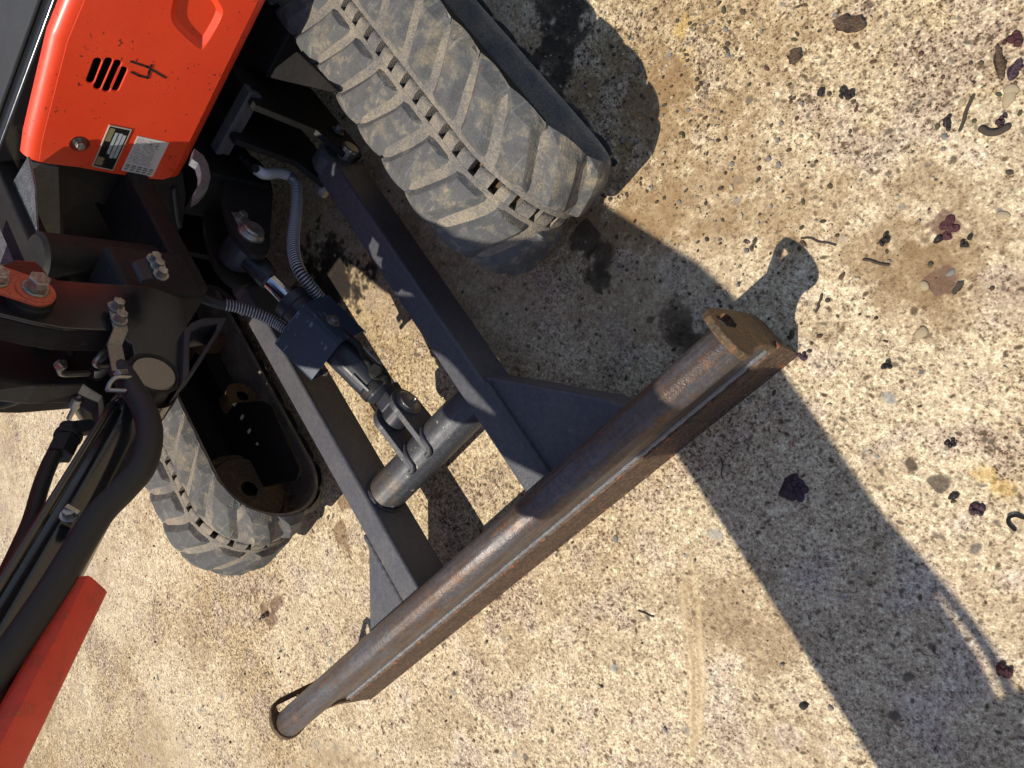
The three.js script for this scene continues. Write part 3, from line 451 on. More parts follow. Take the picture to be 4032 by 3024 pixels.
  // mark painted by hand
  const stroke = (pts, w) => { const o = []; for (let i = 0; i < pts.length - 1; i++) { const A = V([...pts[i], ZP + 0.0004]), B = V([...pts[i + 1], ZP + 0.0004]), D = B.clone().sub(A), L = D.length(), g = new THREE.BoxGeometry(L + w, w, 0.0008); g.rotateZ(Math.atan2(D.y, D.x)); g.translate((A.x + B.x) / 2, (A.y + B.y) / 2, A.z); o.push(boxUV(g)); } return o; };
  part('painted_mark', [...stroke([[-0.566, 0.549], [-0.566, 0.524], [-0.574, 0.491]], 0.0032), ...stroke([[-0.583, 0.542], [-0.585, 0.529], [-0.584, 0.516], [-0.573, 0.518], [-0.561, 0.519]], 0.0030).map((g) => g.translate(0, 0, 0.0003))], M.hose, p);
  // rating plate and paper label
  const canv = (w, h, fn) => { const c = document.createElement('canvas'); c.width = w; c.height = h; fn(c.getContext('2d'), w, h); const t = new THREE.CanvasTexture(c); t.colorSpace = THREE.SRGBColorSpace; return t; };
  const sticker = (name, P, z, tex, rough) => { const [a, b, c, d] = P, g = new THREE.BufferGeometry(), A = (q, e) => [q[0], q[1], ZP + e]; const f = [A(a, z), A(d, z), A(c, z), A(a, z), A(c, z), A(b, z)], uv = [0, 1, 0, 0, 1, 0, 0, 1, 1, 0, 1, 1]; const sides = [[a, b], [b, c], [c, d], [d, a]]; for (const [m, n] of sides) { f.push(A(m, z), A(n, z), A(n, 0), A(m, z), A(n, 0), A(m, 0)); uv.push(0.01, 0.01, 0.01, 0.01, 0.01, 0.01, 0.01, 0.01, 0.01, 0.01, 0.01, 0.01); } g.setAttribute('position', new THREE.Float32BufferAttribute(f.flat(), 3)); g.setAttribute('uv', new THREE.Float32BufferAttribute(uv, 2)); g.computeVertexNormals(); g.translate(-GX, 0, -GZ); mesh(name, g, phy({ map: tex, roughness: rough }), p); };
  const rr = rng(31);
  sticker('rating_plate', [[-0.686, 0.54], [-0.684, 0.504], [-0.774, 0.503], [-0.773, 0.538]], 0.0016, canv(128, 256, (g, w, h) => {
    g.fillStyle = '#bdb8ac'; g.fillRect(0, 0, w, h); g.fillStyle = '#1c1c1b'; g.fillRect(6, 6, w - 12, h - 12);
    g.fillStyle = '#8d8462'; g.fillRect(10, 14, 30, 78); g.fillRect(10, 190, 40, 50);
    g.fillStyle = '#b9bfc4'; g.fillRect(48, 34, 18, 130); g.fillRect(72, 34, 20, 150); g.fillRect(96, 40, 18, 140);
    g.strokeStyle = '#23231f'; g.lineWidth = 2; for (let k = 0; k < 46; k++) { g.globalAlpha = 0.3 + rr() * 0.6; g.beginPath(); const x = 12 + rr() * 100, y = 16 + rr() * 222; g.moveTo(x, y); g.lineTo(x + (rr() - 0.5) * 16, y + (rr() - 0.5) * 40); g.stroke(); }
    g.strokeStyle = '#d5d1c4'; for (let k = 0; k < 36; k++) { g.globalAlpha = 0.3 + rr() * 0.5; g.lineWidth = 1 + rr() * 2; g.beginPath(); const x = 12 + rr() * 100, y = 120 + rr() * 118; g.moveTo(x, y); g.lineTo(x + (rr() - 0.5) * 14, y + (rr() - 0.5) * 18); g.stroke(); } g.globalAlpha = 1;
  }), 0.35);
  sticker('paper_label', [[-0.694, 0.49], [-0.692, 0.435], [-0.771, 0.434], [-0.77, 0.49]], 0.0006, canv(192, 224, (g, w, h) => {
    g.fillStyle = '#d9d6d3'; g.fillRect(0, 0, w, h); g.fillStyle = '#5d5a58';
    for (let row = 0; row < 17; row++) for (let x = 10; x < w * 0.72;) { const l = 3 + rr() * 9; g.globalAlpha = 0.35 + rr() * 0.5; if (rr() < 0.8) g.fillRect(x, 14 + row * 9, l, 4); x += l + 2; }
    g.globalAlpha = 0.7; for (let k = 0; k < 26; k++) g.fillRect(w * 0.45 + rr() * 60, 20 + rr() * 34, 3 + rr() * 8, 3);
    for (let k = 0; k < 5; k++) { g.globalAlpha = 0.75; g.fillRect(10 + k * 36, h - 46, 26, 9); g.fillRect(10 + k * 36, h - 33, 26, 7); g.fillRect(10 + k * 36, h - 20, 22, 9); } g.globalAlpha = 1;
  }), 0.6);
}
// ---- floor of the operator's place and the dark body frame
{
  const fl = part('floor_plate', [box(-1.35, 0.12, 0.596, 0.656, -2.3, -1.125, 0.006)], M.black);
  part('rubber_mat', box(-1.33, 0.10, 0.6565, 0.664, -2.28, -1.150, 0.003), M.mat, fl);
  part('tread_sheet', plate('Y', 0.636, 0.004, [[-1.008, -1.145], [-0.893, -1.092], [-0.77, -1.066], [-0.786, -1.017], [-0.856, -0.929], [-0.911, -0.973], [-1.055, -1.1]], { bevel: 0.0008 }), M.sheet, fl);
  const arch = [[-0.901, 0.54], [-0.876, 0.528], [-0.859, 0.498], [-0.868, 0.453], [-0.891, 0.416], [-0.922, 0.392], [-0.949, 0.385], [-0.976, 0.393], [-1.026, 0.453], [-1.032, 0.5]];
  const fr = part('body_frame', [plate('Z', -1.107, 0.012, [[-0.792, 0.624], [-0.758, 0.375], [-0.807, 0.347], [-0.876, 0.323], [-0.994, 0.319], [-1.092, 0.3], [-1.113, 0.537]], { holes: [arch], bevel: 0.001 }), box(-1.25, 0.05, 0.37, 0.60, -2.3, -1.16, 0.01)], M.dark);
  part('swing_frame', [box(-0.89, -0.77, 0.44, 0.48, -1.2, -0.80, 0.006), box(-0.90, -0.835, 0.62, 0.655, -1.2, -0.80, 0.006)], M.dark, fr);
  part('right_cover', box(-1.60, -1.12, 0.66, 0.90, -2.3, -0.80, 0.03, 4), M.orange, fr);
  part('frame_post', plate('Z', -1.093, 0.012, [[-0.789, 0.625], [-0.79, 0.584], [-1.044, 0.502], [-1.049, 0.545], [-0.916, 0.588]], { bevel: 0.001 }), M.arm, fr);
  part('lifting_lug', plate('X', -0.605, 0.014, [[-0.924, 0.497], [-0.911, 0.487], [-0.889, 0.488], [-0.857, 0.498], [-0.825, 0.517], [-0.803, 0.537], [-0.791, 0.553], [-0.818, 0.539], [-0.84, 0.522], [-0.864, 0.511], [-0.887, 0.506], [-0.895, 0.513]], { bevel: 0.0012 }), M.arm, fr);
  part('hose_port', plate('X', -0.706, 0.010, [[-0.767, 0.608], [-0.782, 0.579], [-0.78, 0.566], [-0.741, 0.575], [-0.73, 0.609]], { bevel: 0.002 }), M.paint, fr);
  for (const q of [[-0.694, 0.578, -0.771], [-0.694, 0.578, -0.757], [-0.694, 0.58, -0.74]]) part('port_bolt', bolt(q, [1, 0.1, 0.1], 0.0072, 0.010), M.zinc, fr);
  part('weld_run', tube([[-0.799, 0.376, -1.092], [-0.831, 0.359, -1.092], [-0.864, 0.341, -1.092], [-0.884, 0.328, -1.092]], 0.006, 8, 30), M.paint, fr);
  part('side_frame', [plate('Z', -0.83, 0.03, [[-1.031, 0.717], [-1.045, 0.638], [-1.04, 0.576], [-1.087, 0.56], [-1.09, 0.639], [-1.079, 0.706]], { bevel: 0.001 }), plate('Z', -1.0, 0.17, [[-0.906, 0.739], [-0.944, 0.657], [-0.951, 0.593], [-1.017, 0.567], [-1.077, 0.554], [-1.081, 0.619], [-1.067, 0.702]], { bevel: 0.002 })], M.dark, fr);
}
// ---- swing bracket: upright casting that carries the boom
const XS = -0.74;
{
  const out = [[-0.77, 0.776], [-0.781, 0.759], [-0.794, 0.739], [-0.795, 0.714], [-0.786, 0.709], [-0.77, 0.706], [-0.762, 0.696], [-0.762, 0.667], [-0.762, 0.624], [-0.763, 0.565], [-0.743, 0.528], [-0.693, 0.538]].concat([[-0.633, 0.56], [-0.599, 0.586], [-0.57, 0.609], [-0.564, 0.631], [-0.571, 0.648], [-0.592, 0.651], [-0.617, 0.644], [-0.649, 0.637]], [[-0.662, 0.648], [-0.672, 0.655], [-0.673, 0.686], [-0.674, 0.715], [-0.683, 0.748], [-0.695, 0.781], [-0.699, 0.793]]);
  const sw = part('swing_bracket', [plate('X', -0.785, 0.039, out, { bevel: 0.003 }), plate('X', -0.90, 0.045, out, { bevel: 0.004 })], M.dark);
  part('side_face', plate('X', -0.7455, 0.0055, out, { bevel: 0.002 }), M.black, sw);
  part('swing_post', [rod([-0.83, 0.44, -0.90], [-0.83, 0.66, -0.90], 0.04), box(-0.87, -0.75, 0.47, 0.60, -0.86, -0.76, 0.01)], M.dark, sw);
  const c1 = [-0.717, 0.743], c0 = [-0.741, 0.791], d = [c1[0] - c0[0], c1[1] - c0[1]], L = Math.hypot(...d), n = [-d[1] / L, d[0] / L], R = 0.024, arm = [];
  for (let k = 0; k <= 16; k++) { const t = -Math.PI / 2 + k / 16 * Math.PI; arm.push([c1[0] + R * (Math.cos(t) * d[0] / L + Math.sin(t) * n[0]), c1[1] + R * (Math.cos(t) * d[1] / L + Math.sin(t) * n[1])]); }
  arm.push([c0[0] + R * n[0], c0[1] + R * n[1]], [c0[0] - R * n[0], c0[1] - R * n[1]]);
  part('pin_boss', [rod([XS - 0.01, c1[1], c1[0]], [XS + 0.013, c1[1], c1[0]], 0.0265), rod([XS + 0.012, c1[1], c1[0]], [XS + 0.018, c1[1], c1[0]], 0.0255)], M.dark, sw);
  part('retainer_plate', plate('X', XS + 0.0175, 0.006, arm, { bevel: 0.0015 }), M.oldOrange, sw);
  part('retainer_bolt', bolt([XS + 0.0235, c1[1], c1[0]], [1, 0, 0], 0.0128, 0.017, 1.2), M.zinc, sw);
  part('retainer_washer', lathe([XS + 0.0232, c1[1], c1[0]], [1, c1[1], c1[0]], [[0, 0.01], [0, 0.0215], [0.0015, 0.022], [0.0022, 0.0215], [0.0022, 0.01]]), M.oldOrange, sw);
  const c2 = [-0.729, 0.776]; part('retainer_bolt', bolt([XS + 0.0235, c2[1] + 0.006, c2[0] - 0.002], [1, 0, 0], 0.012, 0.012, 1.2), M.zinc, sw);
  // pin of the boom cylinder
  const pc = [-0.594, 0.627]; part('cylinder_pin', [lathe([XS - 0.01, pc[1], pc[0]], [1, pc[1], pc[0]], [[0, 0], [0.008, 0.0285], [0.011, 0.0285], [0.0125, 0.027], [0.0125, 0.0]])], M.strapSteel, sw);
  part('pin_collar', toCreasedNormals(new THREE.TorusGeometry(0.0325, 0.003, 8, 40).rotateY(Math.PI / 2).translate(XS + 0.001, pc[1], pc[0]), 3), M.dark, sw);
  // steel strap that carries the hoses
  const st = [[XS + 0.006, 0.643, -0.722], [XS + 0.007, 0.6475, -0.668], [-0.752, 0.651, -0.650], [-0.757, 0.6515, -0.645], [-0.79, 0.65, -0.600]];
  part('hose_strap', strap([[-0.73, 0.642, -0.711], [-0.73, 0.65, -0.665], [-0.745, 0.658, -0.65], [-0.742, 0.669, -0.602]], [0, 1, 0.05], 0.019, 0.0035), M.strapSteel, sw);
  part('strap_bolt', bolt([-0.728, 0.644, -0.703], [1, 0, 0], 0.0078, 0.012, 1.4), M.zinc, sw);
  part('strap_bolt', bolt([-0.728, 0.648, -0.68], [1, 0, 0], 0.0078, 0.012, 1.4), M.zinc, sw);
  part('strap_clip', [box(-0.014, 0.014, -0.005, 0.005, -0.004, 0.004, 0.001).rotateY(-0.3).rotateZ(1.2).translate(...[-0.738, 0.667, -0.595]), tube([[-0.735, 0.664, -0.585], [-0.735, 0.68, -0.586], [-0.74, 0.688, -0.582], [-0.745, 0.692, -0.575]], 0.0035, 8, 30), tube([[-0.74, 0.693, -0.57], [-0.735, 0.678, -0.564]], 0.0028, 8, 4)], M.zinc, sw);
  part('wire_hook', tube([[-0.776, 0.65, -0.665], [-0.773, 0.66, -0.66], [-0.775, 0.67, -0.65], [-0.783, 0.67, -0.65], [-0.788, 0.663, -0.65], [-0.801, 0.644, -0.66]], 0.0042, 8, 40), M.zinc, sw);
  part('wire_hook', [tube([[-0.816, 0.69, -0.68], [-0.813, 0.699, -0.67], [-0.821, 0.697, -0.67], [-0.829, 0.689, -0.67], [-0.841, 0.651, -0.68]], 0.0042, 8, 40), rod([-0.815, 0.701, -0.67], [-0.806, 0.697, -0.67], 0.0075)], M.zinc, sw);
  part('wire_hook', [tube([[-0.874, 0.63, -0.67], [-0.88, 0.65, -0.67], [-0.888, 0.654, -0.67], [-0.907, 0.651, -0.67], [-0.934, 0.65, -0.67]], 0.0035, 8, 40), rod([-0.883, 0.654, -0.67], [-0.905, 0.652, -0.67], 0.008), tube([[-0.909, 0.65, -0.67], [-0.952, 0.622, -0.67]], 0.0032, 8, 4)], M.zinc, sw);
  part('wire_hook', tube([[-0.788, 0.69, -0.69], [-0.779, 0.69, -0.685], [-0.773, 0.68, -0.68], [-0.781, 0.659, -0.68]], 0.0035, 8, 30), M.zinc, sw);
  // guard loop at the foot of the bracket
  const lo = [[-0.567, 0.603], [-0.664, 0.561], [-0.679, 0.543], [-0.689, 0.521], [-0.69, 0.48], [-0.66, 0.506], [-0.599, 0.564], [-0.573, 0.594]], li = [[-0.641, 0.562], [-0.659, 0.552], [-0.67, 0.532], [-0.677, 0.503], [-0.661, 0.513], [-0.606, 0.565], [-0.583, 0.587]];
  part('guard_loop', plate('X', -0.775, 0.05, lo, { holes: [li], bevel: 0.002 }), M.paint, sw);
}
// ---- boom cylinder climbing past the camera, its guard and its hoses
{
  const A = [-0.805, 0.616, -0.597], B = [-0.805, 1.014, -0.127], D = V(B).sub(V(A)).normalize(), N = new THREE.Vector3(0, -D.z, D.y);     // N points up and back
  const at = (t, n = 0, x = -0.805) => [x, A[1] + D.y * t + N.y * n * -1, A[2] + D.z * t + N.z * n * -1];
  const bc = part('boom_cylinder', [boxUV(lathe(A, B, [[0.0, 0], [0.024, 0.028], [0.032, 0.0355], [0.046, 0.0375], [0.052, 0.036], [0.40, 0.036], [0.402, 0.039], [0.43, 0.039], [0.43, 0]])), boxUV(lathe([-0.835, A[1], A[2]], [-0.775, A[1], A[2]], [[0, 0], [0, 0.036], [0.06, 0.036], [0.06, 0]]))], M.black);
  part('piston_rod', rod(at(0.42), at(0.62), 0.016), M.chrome, bc);
  part('oil_pipe', tube([at(0.06, 0.028, -0.772), at(0.10, 0.030, -0.765), at(0.2, 0.030, -0.763), at(0.4, 0.030, -0.763)], 0.006, 10, 40), M.black, bc);
  part('pipe_clamp', [box(-0.012, 0.012, -0.008, 0.008, -0.003, 0.003, 0.001).rotateX(-0.9).translate(...[-0.752, 0.786, -0.41]), bolt([-0.75, 0.787, -0.408], [0.9, 0.35, -0.2], 0.0065, 0.007, 1.5)], M.zinc, bc);
  const c0 = at(0.055, 0.0, -0.84);
  part('elbow_fitting', [rod([-0.845, 0.673, -0.589], [-0.845, 0.702, -0.588], 0.011), rod([-0.845, 0.699, -0.594], [-0.845, 0.711, -0.573], 0.0125), bolt([-0.845, 0.705, -0.58], [0, 0.55, 0.8], 0.017, 0.03, 1.0)], M.hose, bc);
  part('hydraulic_hose', tube([[-0.845, 0.715, -0.569], [-0.845, 0.73, -0.552], [-0.845, 0.742, -0.536], [-0.845, 0.761, -0.504], [-0.845, 0.783, -0.462], [-0.84, 0.808, -0.424], [-0.84, 0.836, -0.384]], 0.0095, 12, 60), M.hose, bc);
  part('hose_bundle', tube([[-0.752, 0.66, -0.612], [-0.745, 0.662, -0.574], [-0.735, 0.665, -0.54], [-0.725, 0.674, -0.503], [-0.72, 0.688, -0.469], [-0.72, 0.709, -0.437], [-0.728, 0.734, -0.417], [-0.738, 0.763, -0.397], [-0.748, 0.797, -0.361], [-0.753, 0.834, -0.321], [-0.758, 0.882, -0.274], [-0.767, 0.936, -0.226]], 0.0152, 16, 120), M.hose, bc, 'thick black hose sleeve looping beside the cylinder');
  // folded guard below the cylinder
  const R1 = [-0.745, 0.793, -0.332], R2 = [-0.745, 0.868, -0.244], G = V(R2).sub(V(R1)).normalize(), Q = new THREE.Vector3(0, -G.z, G.y).negate();  // Q: towards the front and down
  const sec = [[-0.036, -0.027], [-0.030, -0.023], [-0.005, -0.0038], [-0.0015, 0.0005], [-0.0025, 0.004], [-0.006, 0.0125], [-0.009, 0.015], [-0.10, 0.015], [-0.108, 0], [-0.08, -0.027]], n = sec.length, pos = [];
  const gp = (k, t) => { const [x, h] = sec[k % n]; const tt = t === 0 ? sec[k % n][1] * 0.42 : t; return [R1[0] + x, R1[1] + G.y * tt + Q.y * h, R1[2] + G.z * tt + Q.z * h]; };
  for (let k = 0; k < n; k++) { const a = gp(k, 0), b = gp((k + 1) % n, 0), c = gp((k + 1) % n, 0.45), d = gp(k, 0.45); pos.push(a, b, c, a, c, d); }
  for (let k = 1; k < n - 1; k++) pos.push(gp(0, 0), gp(k, 0), gp(k + 1, 0));
  const g = new THREE.BufferGeometry(); g.setAttribute('position', new THREE.Float32BufferAttribute(pos.flat(), 3)); part('cylinder_guard', boxUV(toCreasedNormals(g, 0.9)), M.redGuard, bc, 'folded red sheet guard along the boom cylinder');
}
// ---- hoses hanging beside the swing bracket
part('hydraulic_hose', tube([[-1.04, 0.735, -0.72], [-1.009, 0.712, -0.7], [-0.986, 0.69, -0.69], [-0.952, 0.682, -0.68], [-0.917, 0.678, -0.68], [-0.874, 0.684, -0.68], [-0.845, 0.687, -0.69], [-0.833, 0.676, -0.7]].map(([x, y, z]) => [x, y, z - 0.06]).map((q) => q), 0.010, 12, 60), M.hose);
part('hydraulic_hose', tube([[-0.966, 0.742, -0.76], [-0.939, 0.717, -0.75], [-0.913, 0.697, -0.74], [-0.883, 0.675, -0.73], [-0.84, 0.663, -0.72]], 0.009, 12, 40), M.hose);
part('hydraulic_hose', tube([[-0.828, 0.601, -0.7], [-0.837, 0.626, -0.69], [-0.873, 0.637, -0.685], [-0.918, 0.629, -0.685], [-0.968, 0.602, -0.69], [-1.017, 0.568, -0.7]], 0.012, 12, 40), M.hose);
// ---- boom above and left of the picture; it throws the broad shadow across the blade
{
  const low = [[-0.74, 0.80], [-0.58, 0.845], [-0.48, 0.875], [-0.30, 0.94], [-0.10, 0.99], [0.05, 0.985], [0.131, 0.97], [0.297, 0.94], [0.462, 0.905], [0.623, 0.868], [0.95, 0.79]];
  const up = [[0.97, 0.89], [0.71, 0.976], [0.60, 1.05], [0.40, 1.11], [0.175, 1.165], [0.09, 1.21], [-0.035, 1.19], [-0.27, 1.07], [-0.5, 0.98], [-0.70, 0.92], [-0.80, 0.84], [-0.79, 0.80]];
  const bm = part('boom', plate('X', -0.91, 0.14, [...low, ...up], { bevel: 0.004 }), M.orange);
  part('boom_hose', tube([[-0.93, 0.90, -0.56], [-0.935, 0.945, -0.45], [-0.94, 0.965, -0.33], [-0.938, 0.975, -0.2], [-0.93, 0.98, -0.08], [-0.915, 0.98, 0.02]], 0.028, 12, 60), M.hose, bm);
  part('boom_hose', tube([[-1.0, 0.86, -0.62], [-1.04, 0.93, -0.46], [-1.055, 0.955, -0.34], [-1.05, 0.965, -0.23], [-1.0, 0.975, -0.12], [-0.93, 0.98, 0]], 0.027, 12, 60), M.hose, bm);
  part('boom_hose', [tube([[-0.79, 1.125, 0.36], [-0.775, 1.10, 0.45], [-0.765, 1.08, 0.54], [-0.762, 1.06, 0.61], [-0.768, 1.03, 0.67], [-0.785, 0.99, 0.72]], 0.008, 10, 50), box(-0.79, -0.745, 1.005, 1.035, 0.655, 0.685, 0.004)], M.hose, bm);
  for (const [k, x0] of [-1.15, -1.105, -1.06].entries()) part('boom_hose', tube([[x0 - 0.02, 0.76, -0.82], [x0 - 0.005, 0.82, -0.70], [x0, 0.875, -0.585], [x0 + 0.05, 0.93, -0.45], [-0.99 + k * 0.035, 0.975, -0.33], [-0.965 + k * 0.025, 0.985, -0.20], [-0.95 + k * 0.018, 0.985, -0.08], [-0.92, 0.98, 0.03]], 0.024, 12, 70), M.hose, bm);
}

// ------------------------------------------------------------------ things lying on the ground
const D = {
  fruit: surf({ size: 0.05, color: (i, c) => { const k = (F2[i] - 0.5) * 0.25; c[0] = 0.25 + k; c[1] = 0.17 + k; c[2] = 0.21 + k; }, rough: [0.45, 0.8], bump: { map: bumpFine, scale: 0.002 } }),
  berry: phy({ color: new THREE.Color(0.026, 0.021, 0.021), roughness: 0.5, bumpMap: bumpFine, bumpScale: 0.003 }), wine: phy({ color: new THREE.Color(0.085, 0.026, 0.032), roughness: 0.65, bumpMap: bumpFine, bumpScale: 0.004 }),
  leaf: surf({ N: 256, size: 0.06, color: (i, c) => { const k = (F1[i] - 0.5) * 0.35 + (F3[i] - 0.5) * 0.2; c[0] = 0.33 + k; c[1] = 0.26 + k * 0.9; c[2] = 0.19 + k * 0.8; }, rough: [0.6, 0.9], bump: { map: bumpFine, scale: 0.003 } }), twig: phy({ color: new THREE.Color(0.06, 0.045, 0.032), roughness: 0.9 }),
  pale: phy({ color: new THREE.Color(0.36, 0.29, 0.18), roughness: 0.9 }), grey: phy({ color: new THREE.Color(0.20, 0.19, 0.17), roughness: 0.9 }),
};
function lump(r, h, seed, lob = 0.35) {
  const g = mergeVertices(new THREE.IcosahedronGeometry(1, 4).deleteAttribute('uv').deleteAttribute('normal')), p = g.attributes.position, q = rng(seed), dirs = Array.from({ length: 14 }, () => [new THREE.Vector3(q() - 0.5, (q() - 0.5) * 0.7, q() - 0.5).normalize(), (q() - 0.4) * lob, 3 + q() * 8]);
  const v = new THREE.Vector3(); for (let i = 0; i < p.count; i++) { v.fromBufferAttribute(p, i); let s = 1 + Math.sin(v.x * 9 + seed) * Math.sin(v.z * 11 + seed * 2) * Math.sin(v.y * 8) * 0.10 + Math.sin(v.x * 23 + v.y * 19 + seed) * Math.sin(v.z * 21 - v.x * 7) * 0.05; for (const [d, a, e] of dirs) s += a * Math.exp((v.dot(d) - 1) * e); v.multiplyScalar(s); p.setXYZ(i, v.x * r, Math.max(-0.2, v.y) * h + h * 0.15, v.z * r * (0.75 + 0.25 * q.length)); }
  g.scale(0.72, 0.8, 0.72); g.computeVertexNormals(); return boxUV(g);
}
function crumbs(r, h, seed, n = 7) { const q = rng(seed), l = []; for (let i = 0; i < n; i++) { const a = q() * 6.28, d = Math.sqrt(q()) * r * 0.75, g = lump(r * (0.28 + q() * 0.38), h * (0.5 + q() * 0.6), seed * 7 + i, 0.5); g.rotateY(q() * 6); g.translate(Math.cos(a) * d, 0, Math.sin(a) * d * 0.8); l.push(g); } return merge(l); }
function put(name, g, mat, p, turn, label, cat, group) { const m = mesh(name, g, mat); m.position.set(p[0], 0, p[1]); m.rotation.y = turn; return tag(m, label, cat, group); }
const flat = (l, w, seed, curl = 0.004) => { const q = rng(seed), a = [], n = 18; for (let i = 0; i < n; i++) { const t = i / n * 2 * Math.PI; a.push([Math.cos(t) * l / 2 * (0.9 + q() * 0.2), Math.sin(t) * w / 2 * (0.75 + q() * 0.45)]); } const g = plate('Y', 0.001, 0.0016, a, { bevel: 0.0004, smooth: true }), p = g.attributes.position; for (let i = 0; i < p.count; i++) p.setY(i, p.getY(i) + curl * Math.pow(Math.abs(p.getZ(i)) / w * 2, 2) + curl * 0.7 * Math.pow(Math.abs(p.getX(i)) / l * 2, 2)); g.computeVertexNormals(); return g; };
const stick = (l, r, seed) => { const q = rng(seed), a = []; for (let i = 0; i <= 4; i++) a.push([(i / 4 - 0.5) * l, r + 0.0005 + q() * 0.001, (q() - 0.5) * l * 0.08]); return tube(a, r, 8, 24); };

put('squashed_fruit', crumbs(0.021, 0.009, 3, 22), D.fruit, [-0.338, -0.008], 0.3, 'large purple squashed fruit lying in the broad shadow right of the blade', 'fruit');
put('squashed_fruit', crumbs(0.014, 0.012, 4, 9), D.wine, [-0.272, 0.332], 1.2, 'wine red squashed fruit at the tip of the narrow shadow', 'fruit');
put('squashed_fruit', crumbs(0.012, 0.008, 5, 9), D.fruit, [-0.16, 0.147], 0.2, 'flat purple fruit near the right edge, right of the large shaded fruit', 'fruit');
put('squashed_fruit', crumbs(0.017, 0.005, 6, 12), D.wine, [0.057, -0.168], 0.8, 'dark red smeared fruit in the brown dirt patch at right', 'fruit');
put('squashed_fruit', crumbs(0.014, 0.012, 7, 8), D.wine, [0.258, -0.304], 2.0, 'red brown fruit scrap beside the long brown leaf in the top right corner', 'fruit');
put('berry', crumbs(0.0105, 0.014, 11, 7), D.berry, [-0.008, -0.212], 0, 'glossy black berry right of the hooked plate shadow', 'berry');
put('berry', crumbs(0.009, 0.011, 12, 6), D.berry, [-0.121, -0.073], 0.7, 'round black berry right of the near blade corner', 'berry');
put('berry', crumbs(0.0105, 0.006, 13, 7), D.fruit, [-0.197, -0.159], 0.2, 'crushed dark berry touching the near corner of the blade', 'berry');
put('berry', crumbs(0.013, 0.010, 14, 10), D.berry, [0.09, -0.411], 1.1, 'large flattened black berry in a row of two near the top', 'berry');
put('berry', lump(0.009, 0.008, 15, 0.35), D.berry, [0.071, -0.441], 0.4, 'smaller black berry left of the large flattened one near the top', 'berry');
put('berry', crumbs(0.0105, 0.010, 16, 7), D.berry, [0.146, -0.279], 0.9, 'dark round berry beside the thick twig at upper right', 'berry');
put('berry', crumbs(0.012, 0.010, 17, 8), D.fruit, [0.185, -0.232], 0.9, 'wrinkled purple berry above the bent pod at upper right', 'berry');
put('berry', crumbs(0.0105, 0.010, 18, 6), D.berry, [0.058, -0.142], 0.5, 'shiny dark berry right of the dark red smear', 'berry');
put('berry', lump(0.009, 0.008, 19, 0.4), D.berry, [0.038, -0.166], 0.1, 'small black berry at the lower right of the glossy black one', 'berry');
put('berry', lump(0.0085, 0.008, 20, 0.4), D.berry, [-0.172, 0.118], 0.1, 'small brown black seed with a stalk above the flat purple fruit', 'berry');
put('berry', crumbs(0.009, 0.006, 21, 6), D.berry, [-0.128, 0.061], 0.1, 'grey black berry alone at the right edge of the sunlit concrete', 'berry');
put('berry', lump(0.010, 0.008, 22, 0.4), D.berry, [-0.544, 0.26], 0.1, 'black berry in the sun left of the broad shadow near the bottom', 'berry');
put('berry', lump(0.010, 0.009, 23, 0.4), D.berry, [-1.656, -0.505], 0.1, 'dark crumb of soil below the far track', 'soil crumb');
put('berry', lump(0.009, 0.010, 24, 0.6), D.leaf, [-1.638, -0.502], 1.1, 'brown crumb of soil beside the dark one below the far track', 'soil crumb');
put('seed_pod', tube([[-0.014, 0.005, 0.003], [-0.004, 0.006, -0.002], [0.006, 0.005, -0.001], [0.014, 0.004, 0.005]], 0.0044, 10, 24), D.twig, [0.171, -0.229], 2.4, 'thick bent dark pod at upper right', 'seed pod');
put('twig', stick(0.045, 0.0022, 32), D.twig, [0.166, -0.273], 0.55, 'thick dark twig slanting up from the round berry at upper right', 'twig');
put('twig', stick(0.05, 0.0014, 33), D.twig, [-0.072, -0.275], -0.98, 'thin straight twig above right of the hooked plate shadow', 'twig');
put('twig', stick(0.034, 0.0018, 34), D.twig, [-0.037, -0.196], -1.05, 'short thick twig right of the hooked plate shadow', 'twig');
put('twig', stick(0.026, 0.0018, 35), D.twig, [-0.131, -0.203], 0.55, 'short dark twig right of the neck of the plate shadow', 'twig');
put('twig', stick(0.034, 0.0010, 36), D.twig, [-0.411, -0.098], 0.9, 'hair thin root fibre in the shade below the blade', 'twig');
put('twig', stick(0.030, 0.0012, 37), D.twig, [-0.685, 0.02], -0.9, 'thin dark twig on the sunlit concrete below the blade', 'twig');
put('dead_leaf', flat(0.044, 0.026, 41, 0.009), D.leaf, [0.155, -0.483], -1.15, 'curled brown leaf at the top between the two dark fruit scraps', 'leaf');
put('dead_leaf', flat(0.024, 0.019, 42, 0.006), D.leaf, [0.08, -0.51], 0.5, 'torn dark leaf scrap left of the curled brown leaf', 'leaf');
put('dead_leaf', flat(0.046, 0.011, 43, 0.006), D.leaf, [0.23, -0.292], 1.0, 'long narrow brown leaf in the top right corner', 'leaf');
put('dead_leaf', flat(0.028, 0.013, 44, 0.006), D.fruit, [0.235, -0.272], 0.5, 'dark shrivelled leaf at the right edge below the long narrow leaf', 'leaf');
put('dead_leaf', flat(0.02, 0.009, 45, 0.004), D.twig, [0.012, -0.099], 0.3, 'small dark leaf curl right of the brown dirt patch', 'leaf');
put('seed_pod', tube([[-0.010, 0.003, 0.007], [-0.007, 0.005, -0.003], [0, 0.006, -0.007], [0.007, 0.005, -0.003], [0.010, 0.003, 0.007]], 0.0022, 10, 30), D.berry, [-0.136, 0.182], 0.3, 'small dark horseshoe shaped pod at the right edge', 'seed pod');
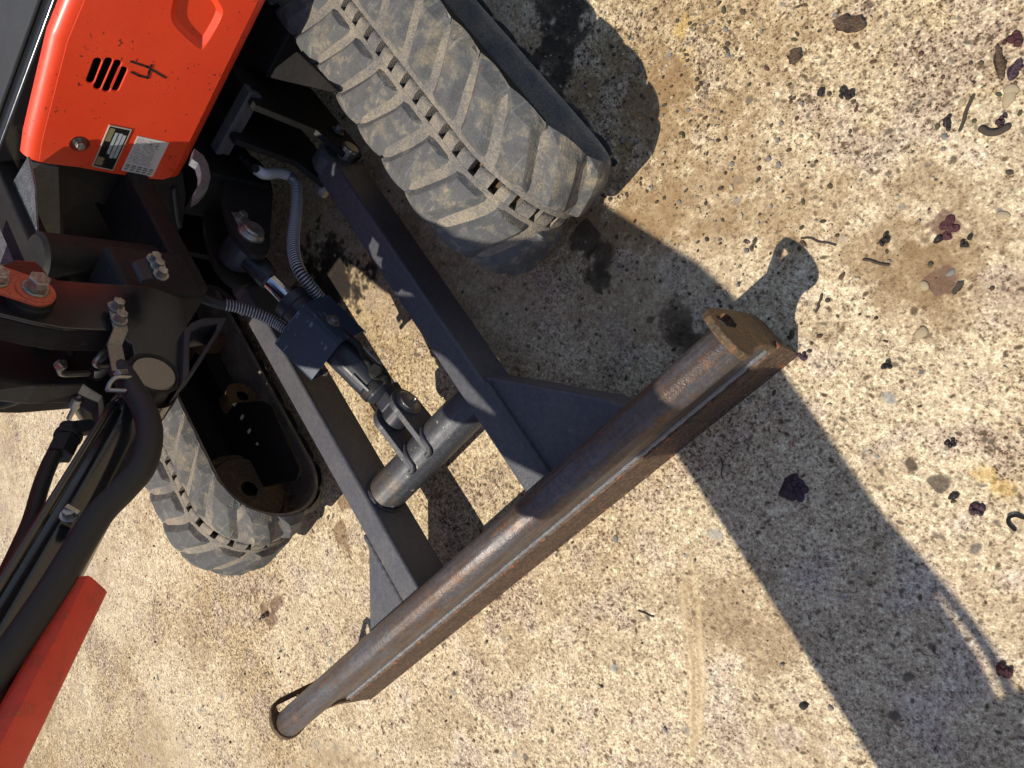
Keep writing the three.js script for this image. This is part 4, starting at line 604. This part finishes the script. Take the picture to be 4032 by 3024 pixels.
const pebbles = [[[-0.06, -0.081], 0.013, 'pale', 'pale round pebble in the brown dirt patch, lower of two'], [[-0.015, -0.129], 0.010, 'pale', 'pale flat pebble in the brown dirt patch, upper of two'], [[0.108, -0.139], 0.009, 'pale', 'white chipped pebble near the right edge'], [[0.209, -0.25], 0.013, 'pale', 'pale cream pebble near the right edge, lower of two at the top'], [[0.217, -0.257], 0.012, 'pale', 'pale cream pebble near the right edge, upper of two at the top'], [[0.173, -0.287], 0.008, 'pale', 'small cream pebble left of the two pale ones at the top'], [[-0.702, -0.199], 0.009, 'grey', 'blue grey stone worn into the concrete in front of the blade'], [[0.019, -0.12], 0.007, 'grey', 'green grey pebble at the right of the brown dirt patch'], [[-0.651, -0.112], 0.009, 'grey', 'dark grey stone in front of the blade, right of the blue grey one']];
pebbles.forEach(([p, r, k, label], i) => put('pebble', lump(r, r * 0.42, 60 + i, 0.45), D[k], p, i * 1.3, label, 'pebble'));
{ // loose grains of grit too many to count
  const q = rng(808), g = lump(1, 0.7, 200, 0.2), n = 4600, im = new THREE.InstancedMesh(new THREE.IcosahedronGeometry(1, 0), phy({ color: 0xffffff, roughness: 0.95 }), n), m = new THREE.Matrix4(), c = new THREE.Color();
  for (let i = 0; i < n; i++) {
    const clus = i % 2 === 0, x = clus ? -0.06 + (q() + q() - 1) * 0.36 : -2.6 + q() * 3.2, z = clus ? -0.62 + (q() + q() - 1) * 0.55 : -1.6 + q() * 2.2, s = 0.0008 + Math.pow(q(), clus ? 4 : 7) * 0.0034;
    m.compose(new THREE.Vector3(x, s * 0.4, z), new THREE.Quaternion().setFromEuler(new THREE.Euler(q() * 6, q() * 6, q() * 6)), new THREE.Vector3(s * (1 + q()), s * 0.8, s)); im.setMatrixAt(i, m);
    const t = q(); im.setColorAt(i, t < (clus ? 0.62 : 0.4) ? c.setRGB(0.06 + q() * 0.05, 0.045 + q() * 0.03, 0.038) : t < 0.8 ? c.setRGB(0.5, 0.42, 0.28) : c.setRGB(0.22, 0.2, 0.18));
  }
  im.name = 'grit'; im.castShadow = im.receiveShadow = true; scene.add(im); tag(im, 'loose sand and grit scattered over the concrete', 'grit'); im.userData.kind = 'stuff';
}
renderer.render(scene, camera);
